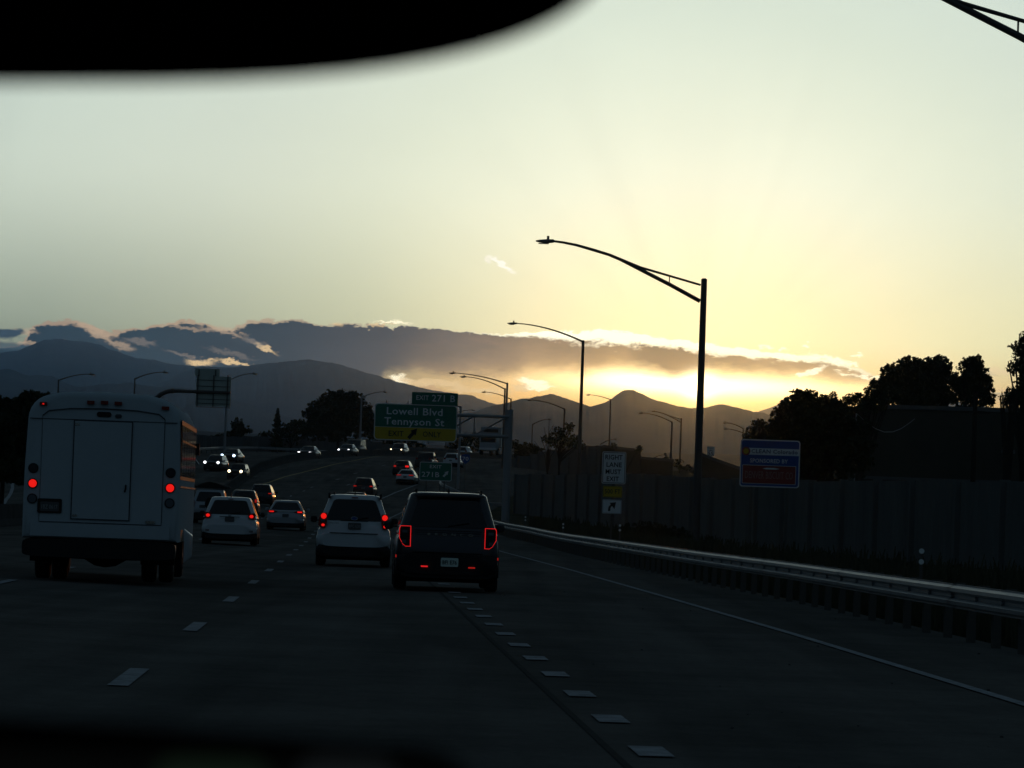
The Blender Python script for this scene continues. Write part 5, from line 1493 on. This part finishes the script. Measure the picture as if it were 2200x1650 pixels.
# ------------------------------------------------------------------ shuttle bus
D = 62.0; kb = F / D
q = at(219, 1020, D)
B = thing('shuttle_bus', 'white shuttle bus with plain rear door on the left', 'bus', (q.x, D, T(q.x, D) + .012), -R(HD - .5))
BW, BH, BL = 1.275, 3.07, 7.9
def bus_ring(ins, y, z0=.70, top=BH, rad=.40):
    pts = []
    hw = BW - ins
    pts += [(hw, z0 + ins), (hw + .005, 1.2), (hw, 1.9), (hw - .03, top - rad - ins * .5)]
    for i in range(1, 7):
        a = R(90 * i / 7); pts.append((hw - .03 - rad + rad * math.cos(a), top - ins - rad + rad * math.sin(a)))
    pts.append((hw * .55, top - ins + .045)); pts.append((0, top - ins + .065))
    m_ = [(-x, z) for x, z in reversed(pts[:-1])]
    return [(x, y, z) for x, z in pts + m_]
MB().loft([bus_ring(.10, 0), bus_ring(.045, .012), bus_ring(.012, .05), bus_ring(0, .12), bus_ring(0, BL - .6), bus_ring(.10, BL - .15, top=BH - .05), bus_ring(.4, BL, top=BH - .2)]).build('body', m_bus, B, smooth=True, angle=40)
def bx(name, x, z, w, h, y=-.004, t=.02, m=m_bus, par=None): return MB().box((x, y - t / 2 + .01, z), (w, t, h)).build(name, m, par or B)
# raised centre panel and door
arch = [(-1.00, .98), (1.00, .98), (1.00, 2.72), (.9, 2.80), (.55, 2.845), (0, 2.86), (-.55, 2.845), (-.9, 2.80), (-1.00, 2.72)]
MB().prism([(x, -.012, z) for x, z in arch], (0, -1, 0), .03).build('rear_panel', m_bus, B)
MB().tube([(x, -.028, z) for x, z in arch[2:]], .011, 5).build('arch_seam', m_busseam, B)
bx('panel_seam', 0, 2.665, 2.42, .014, -.014, .012, m_busseam)
for s in (-1, 1): bx('panel_seam', s * 1.0, 1.85, .012, 1.74, -.010, .012, m_busseam)
bx('panel_seam', 0, .975, 2.0, .014, -.012, .012, m_busseam)
dr = bx('rear_door', -.005, 1.845, .93, 1.60, -.022, .02)
for x, z, w, h in ((-.48, 1.845, .018, 1.62), (.47, 1.845, .018, 1.62), (-.005, 2.655, .97, .022), (-.005, 1.035, .97, .018)): bx('door_gap', x, z, w, h, -.024, .016, m_busseam, dr)
MB().tube([(.40, -.06, 1.62), (.40, -.075, 1.56), (.385, -.06, 1.50)], .014, 6).build('door_handle', m_trim, dr)
bx('door_hinge', -.43, 2.59, .07, .035, -.03, .02, m_chrome, dr)
bx('door_hinge', -.42, 1.09, .08, .035, -.03, .02, m_chrome, dr)
bx('license_lamp', .82, 1.02, .15, .045, -.02, .03, m_chrome)
bx('lower_skirt', 0, .85, 2.28, .22, -.02, .03)
# lamps
for s in (-1, 1):
    for z, m_, nm in ((1.845, m_lamber, 'turn_signal'), (1.595, m_lredon, 'brake_light'), (1.345, m_lgrey, 'reverse_light')):
        x = s * 1.125
        o = disc(B, x, z, -.016, .084, m_trim, nm + '_bezel', .03, 20)
        disc(B, x, z, -.026, .066, m_, nm, .015, 20, parent=o)
for x, z, on in ((-1.0, 2.905, 1), (-.225, 2.955, 1), (0.0, 2.96, 0), (.225, 2.955, 0), (1.0, 2.905, 0)):
    o = bx('marker_light', x, z, .12, .058, -.0 if abs(x) < .9 else .02, .07, m_lred)
    if on or x == 0: bx('marker_bulb', x, z, .03, .022, -.045 if abs(x) < .9 else -.03, .02, m_lredon if on else m_lreddim, o)
cm = MB().prism([(a_, -.03, 2.765 + b_) for a_, b_ in rrect(.24, .085, .04, 4)], (0, -1, 0), .03).build('rear_camera', m_trim, B)
MB().prism([(a_ + .235, -.028, 2.745 + b_) for a_, b_ in rrect(.11, .065, .03, 4)], (0, -1, 0), .02).build('round_vent', m_busseam, B)
pr_ = MB().prism([(a_ - .835, -.03, 1.235 + b_) for a_, b_ in rrect(.40, .24, .03, 4)], (0, -1, 0), .03).build('plate_frame', m_trim, B)
pl_ = plate_xz(rrect(.31, .155, .02, 3), 0, .01).build('number_plate', m_plated, B, loc=(-.835, -.034, 1.225)); lettering('1BZ 0617', .07, m_platel, pl_, 0, -.01, -.004, width=.26)
# bumper, chassis
MB().loft([sup(BW * .985, .40, .70, 7, y) for y in (-.14, -.10, .25)]).build('rear_bumper', m_trim, B, smooth=True, angle=50)
MB().box((-.0, .35, .73), (2.50, .5, .06)).build('step_edge', m_under, B)
MB().box((0, 3.6, .55), (1.0, 7.2, .30)).build('chassis', m_under, B)
MB().box((0, .4, .55), (2.2, .8, .28)).build('chassis', m_under, B)
n = 16
MB().loft([[(x, 1.9 + math.cos(2 * math.pi * i / n) * r_, .42 + math.sin(2 * math.pi * i / n) * r_) for i in range(n)] for x, r_ in ((-.95, .06), (-.35, .07), (-.18, .17), (0, .20), (.18, .17), (.35, .07), (.95, .06))]).build('rear_axle', m_under, B, smooth=True)
MB().tube([(-.55, .0, .42), (-.55, 1.5, .42)], .045, 8).build('exhaust_pipe', m_under, B)
for s in (-1, 1):
    MB().box((s * .92, .95, .52), (.56, .02, .42)).build('mud_flap', m_under, B)
    for off in (-.02, -.31): wheel(B, s * (1.06 + off), 1.9, .41, .24, s)
    wheel(B, s * 1.02, 6.5, .41, .24, s)
    MB().box((s * 1.15, 1.2, .62), (.2, 1.4, .12)).build('side_skirt', m_under, B)
# right and left side windows
for s in (-1, 1):
    x = s * (BW - .008)
    MB().box((x, 3.75, 2.23), (.024, 7.1, .98)).build('window_band', m_trim, B)
    for i in range(6):
        fr = MB().box((x + s * .014, .82 + i * 1.15, 2.22), (.012, 1.02, .84)).build('side_window', m_glass, B)
        MB().box((x + s * .022, .82 + i * 1.15, 2.38), (.010, 1.02, .03)).build('window_rail', m_trim, fr)
    MB().box((x + s * .01, 3.9, 1.62), (.02, 7.4, .03)).build('rub_rail', m_psil, B)
MB().prism([(BW + .002, 1.9 + math.cos(math.pi * i / 12) * .56, .70 + math.sin(math.pi * i / 12) * .42) for i in range(13)], (1, 0, 0), .03).build('wheel_arch', m_trim, B)
MB().loft([[(BW + .02 + .13 * t, 2.6 + a_ + .3 * t, .62 + b_) for a_, b_ in rrect(.16, .58 - .2 * t, .05, 3)] for t in (0, 1)]).build('fender_flare', m_pw, B, smooth=True)
for s in (-1, 1):
    o = MB().box((s * (BW + .0), BL - .05, 2.35), (.10, .08, .22)).build('side_mirror', m_trim, B)
    MB().tube([(s * (BW - .05), BL - .35, 2.2), (s * (BW + .04), BL - .1, 2.08)], .02, 6).build('mirror_arm', m_chrome, o)

# ------------------------------------------------------------------ inside the camera car: mirror above, display below
Dm = 0.80
def near(px, py, D=Dm): return at(px, py, D)
c = near(35, -215); e = near(1350, -215); bb = near(35, 176)
M_ = thing('rear_view_mirror', 'black rear view mirror blurred across the top left', 'mirror', c)
hw_, hh_ = (e - c).length, (bb - c).length
def mir_ring(sx, sz, y, n=64):
    out_ = []
    for i in range(n):
        a = 2 * math.pi * i / n; ca, sa_ = math.cos(a), math.sin(a)
        x = hw_ * sx * math.copysign(abs(ca) ** (2 / 3.1), ca); z = hh_ * sz * math.copysign(abs(sa_) ** (2 / 2.6), sa_)
        out_.append((x, y, z))
    return out_
mr = Matrix.Rotation(ROLL, 4, 'Y')
mo = MB().loft([mir_ring(.93, .85, -.004), mir_ring(.985, .965, -.002), mir_ring(1, 1, .004), mir_ring(.98, .95, .02), mir_ring(.85, .75, .035), mir_ring(.5, .4, .045)]).build('housing', m_mirb, M_, smooth=True)
mg = MB().loft([mir_ring(.92, .83, -.005), mir_ring(.92, .83, -.003)]).build('mirror_glass', mat('mirror_dark_reflection', (.002, .002, .002), .25, spec=.04), M_)  # reflection of a dark cabin painted as near-black glass
for o in (mo, mg): o.rotation_euler = (0, ROLL * -1, 0)
MB().tube([(0, .04, 0), (0, .07, .05), (0, .13, .12)], .011, 8).build('stalk', m_mirb, M_, smooth=True)

c = near(110, 1880, .72); e = near(1030, 1880, .72); tp_ = near(110, 1558, .72)
hw_, hh_ = (e - c).length, (tp_ - c).length
S_ = thing('dashboard_display', 'black framed dashboard display blurred along the bottom left edge', 'display', c)
bz = MB().prism([(x, 0, z) for x, z in rrect(hw_ * 2, hh_ * 2, .014, 6)], (0, -1, 0), .014).build('bezel', m_dash, S_)
m_scr = mat('display_screen_dim', (.004, .005, .005), .2, spec=.2, emit=(.010, .011, .010), ek=.12)
sc_ = MB().prism([(x, -.001, z) for x, z in rrect(hw_ * 2 - .010, hh_ * 2 - .010, .008, 5)], (0, -1, 0), .001).build('screen', m_scr, S_)
for px0, px1, py0, colr in ((335, 580, 1622, (.30, .55, .35)), (640, 850, 1622, (.40, .50, .55))):
    a_, b_ = near((px0 + px1) / 2, py0 + 60, .72) - c, 0
    w_ = (px1 - px0) / F * .72
    m_t = mat('display_tile_%d' % px0, (.005, .005, .005), .3, spec=.1, emit=colr, ek=.013)
    MB().prism([(a_.x + x, -.002, a_.z + z) for x, z in rrect(w_, 110 / F * .72, .004, 4)], (0, -1, 0), .0008).build('screen_tile', m_t, S_)
bz.rotation_euler = (0, ROLL, 0); 
MB().box((0, .03, -hh_ - .02), (.08, .05, .06)).build('stand', m_dash, S_)
dsh = thing('car_dashboard', 'black dashboard top below the picture edge', 'dashboard', (0, .9, 1.27))
MB().loft([sup(.75, -.10, .0, 4, -.25), sup(.78, -.12, .03, 4, 0), sup(.78, -.14, .02, 4, .45)]).build('top_pad', m_dash, dsh, smooth=True)
MB().box((-.1, -.2, -.02), (.3, .02, .06)).build('vent', m_mirb, dsh)

# ------------------------------------------------------------------ haze
if HAZE:
    hz = bpy.data.materials.new('haze'); hz.use_nodes = True; n = hz.node_tree; n.nodes.clear()
    o_ = n.nodes.new('ShaderNodeOutputMaterial'); pv = n.nodes.new('ShaderNodeVolumePrincipled')
    n.links.new(pv.outputs[0], o_.inputs['Volume'])
    pv.inputs['Density'].default_value = HAZE[0]; pv.inputs['Anisotropy'].default_value = HAZE[1]; pv.inputs['Color'].default_value = (*HAZE[2], 1)
    zmax = max((o.matrix_world.translation.z + max(v[2] for v in o.bound_box)) for o in bpy.data.objects if o.type == 'MESH' and 'mountain' in o.name or o.name in ('near_foothills', 'distant_right_peak', 'left_foothill'))
    HB = MB().box((0, 11000, (zmax + 30 - 60) / 2), (50000, 34000, zmax + 30 + 60)).build('haze', hz)
    tag(HB, kind='stuff')
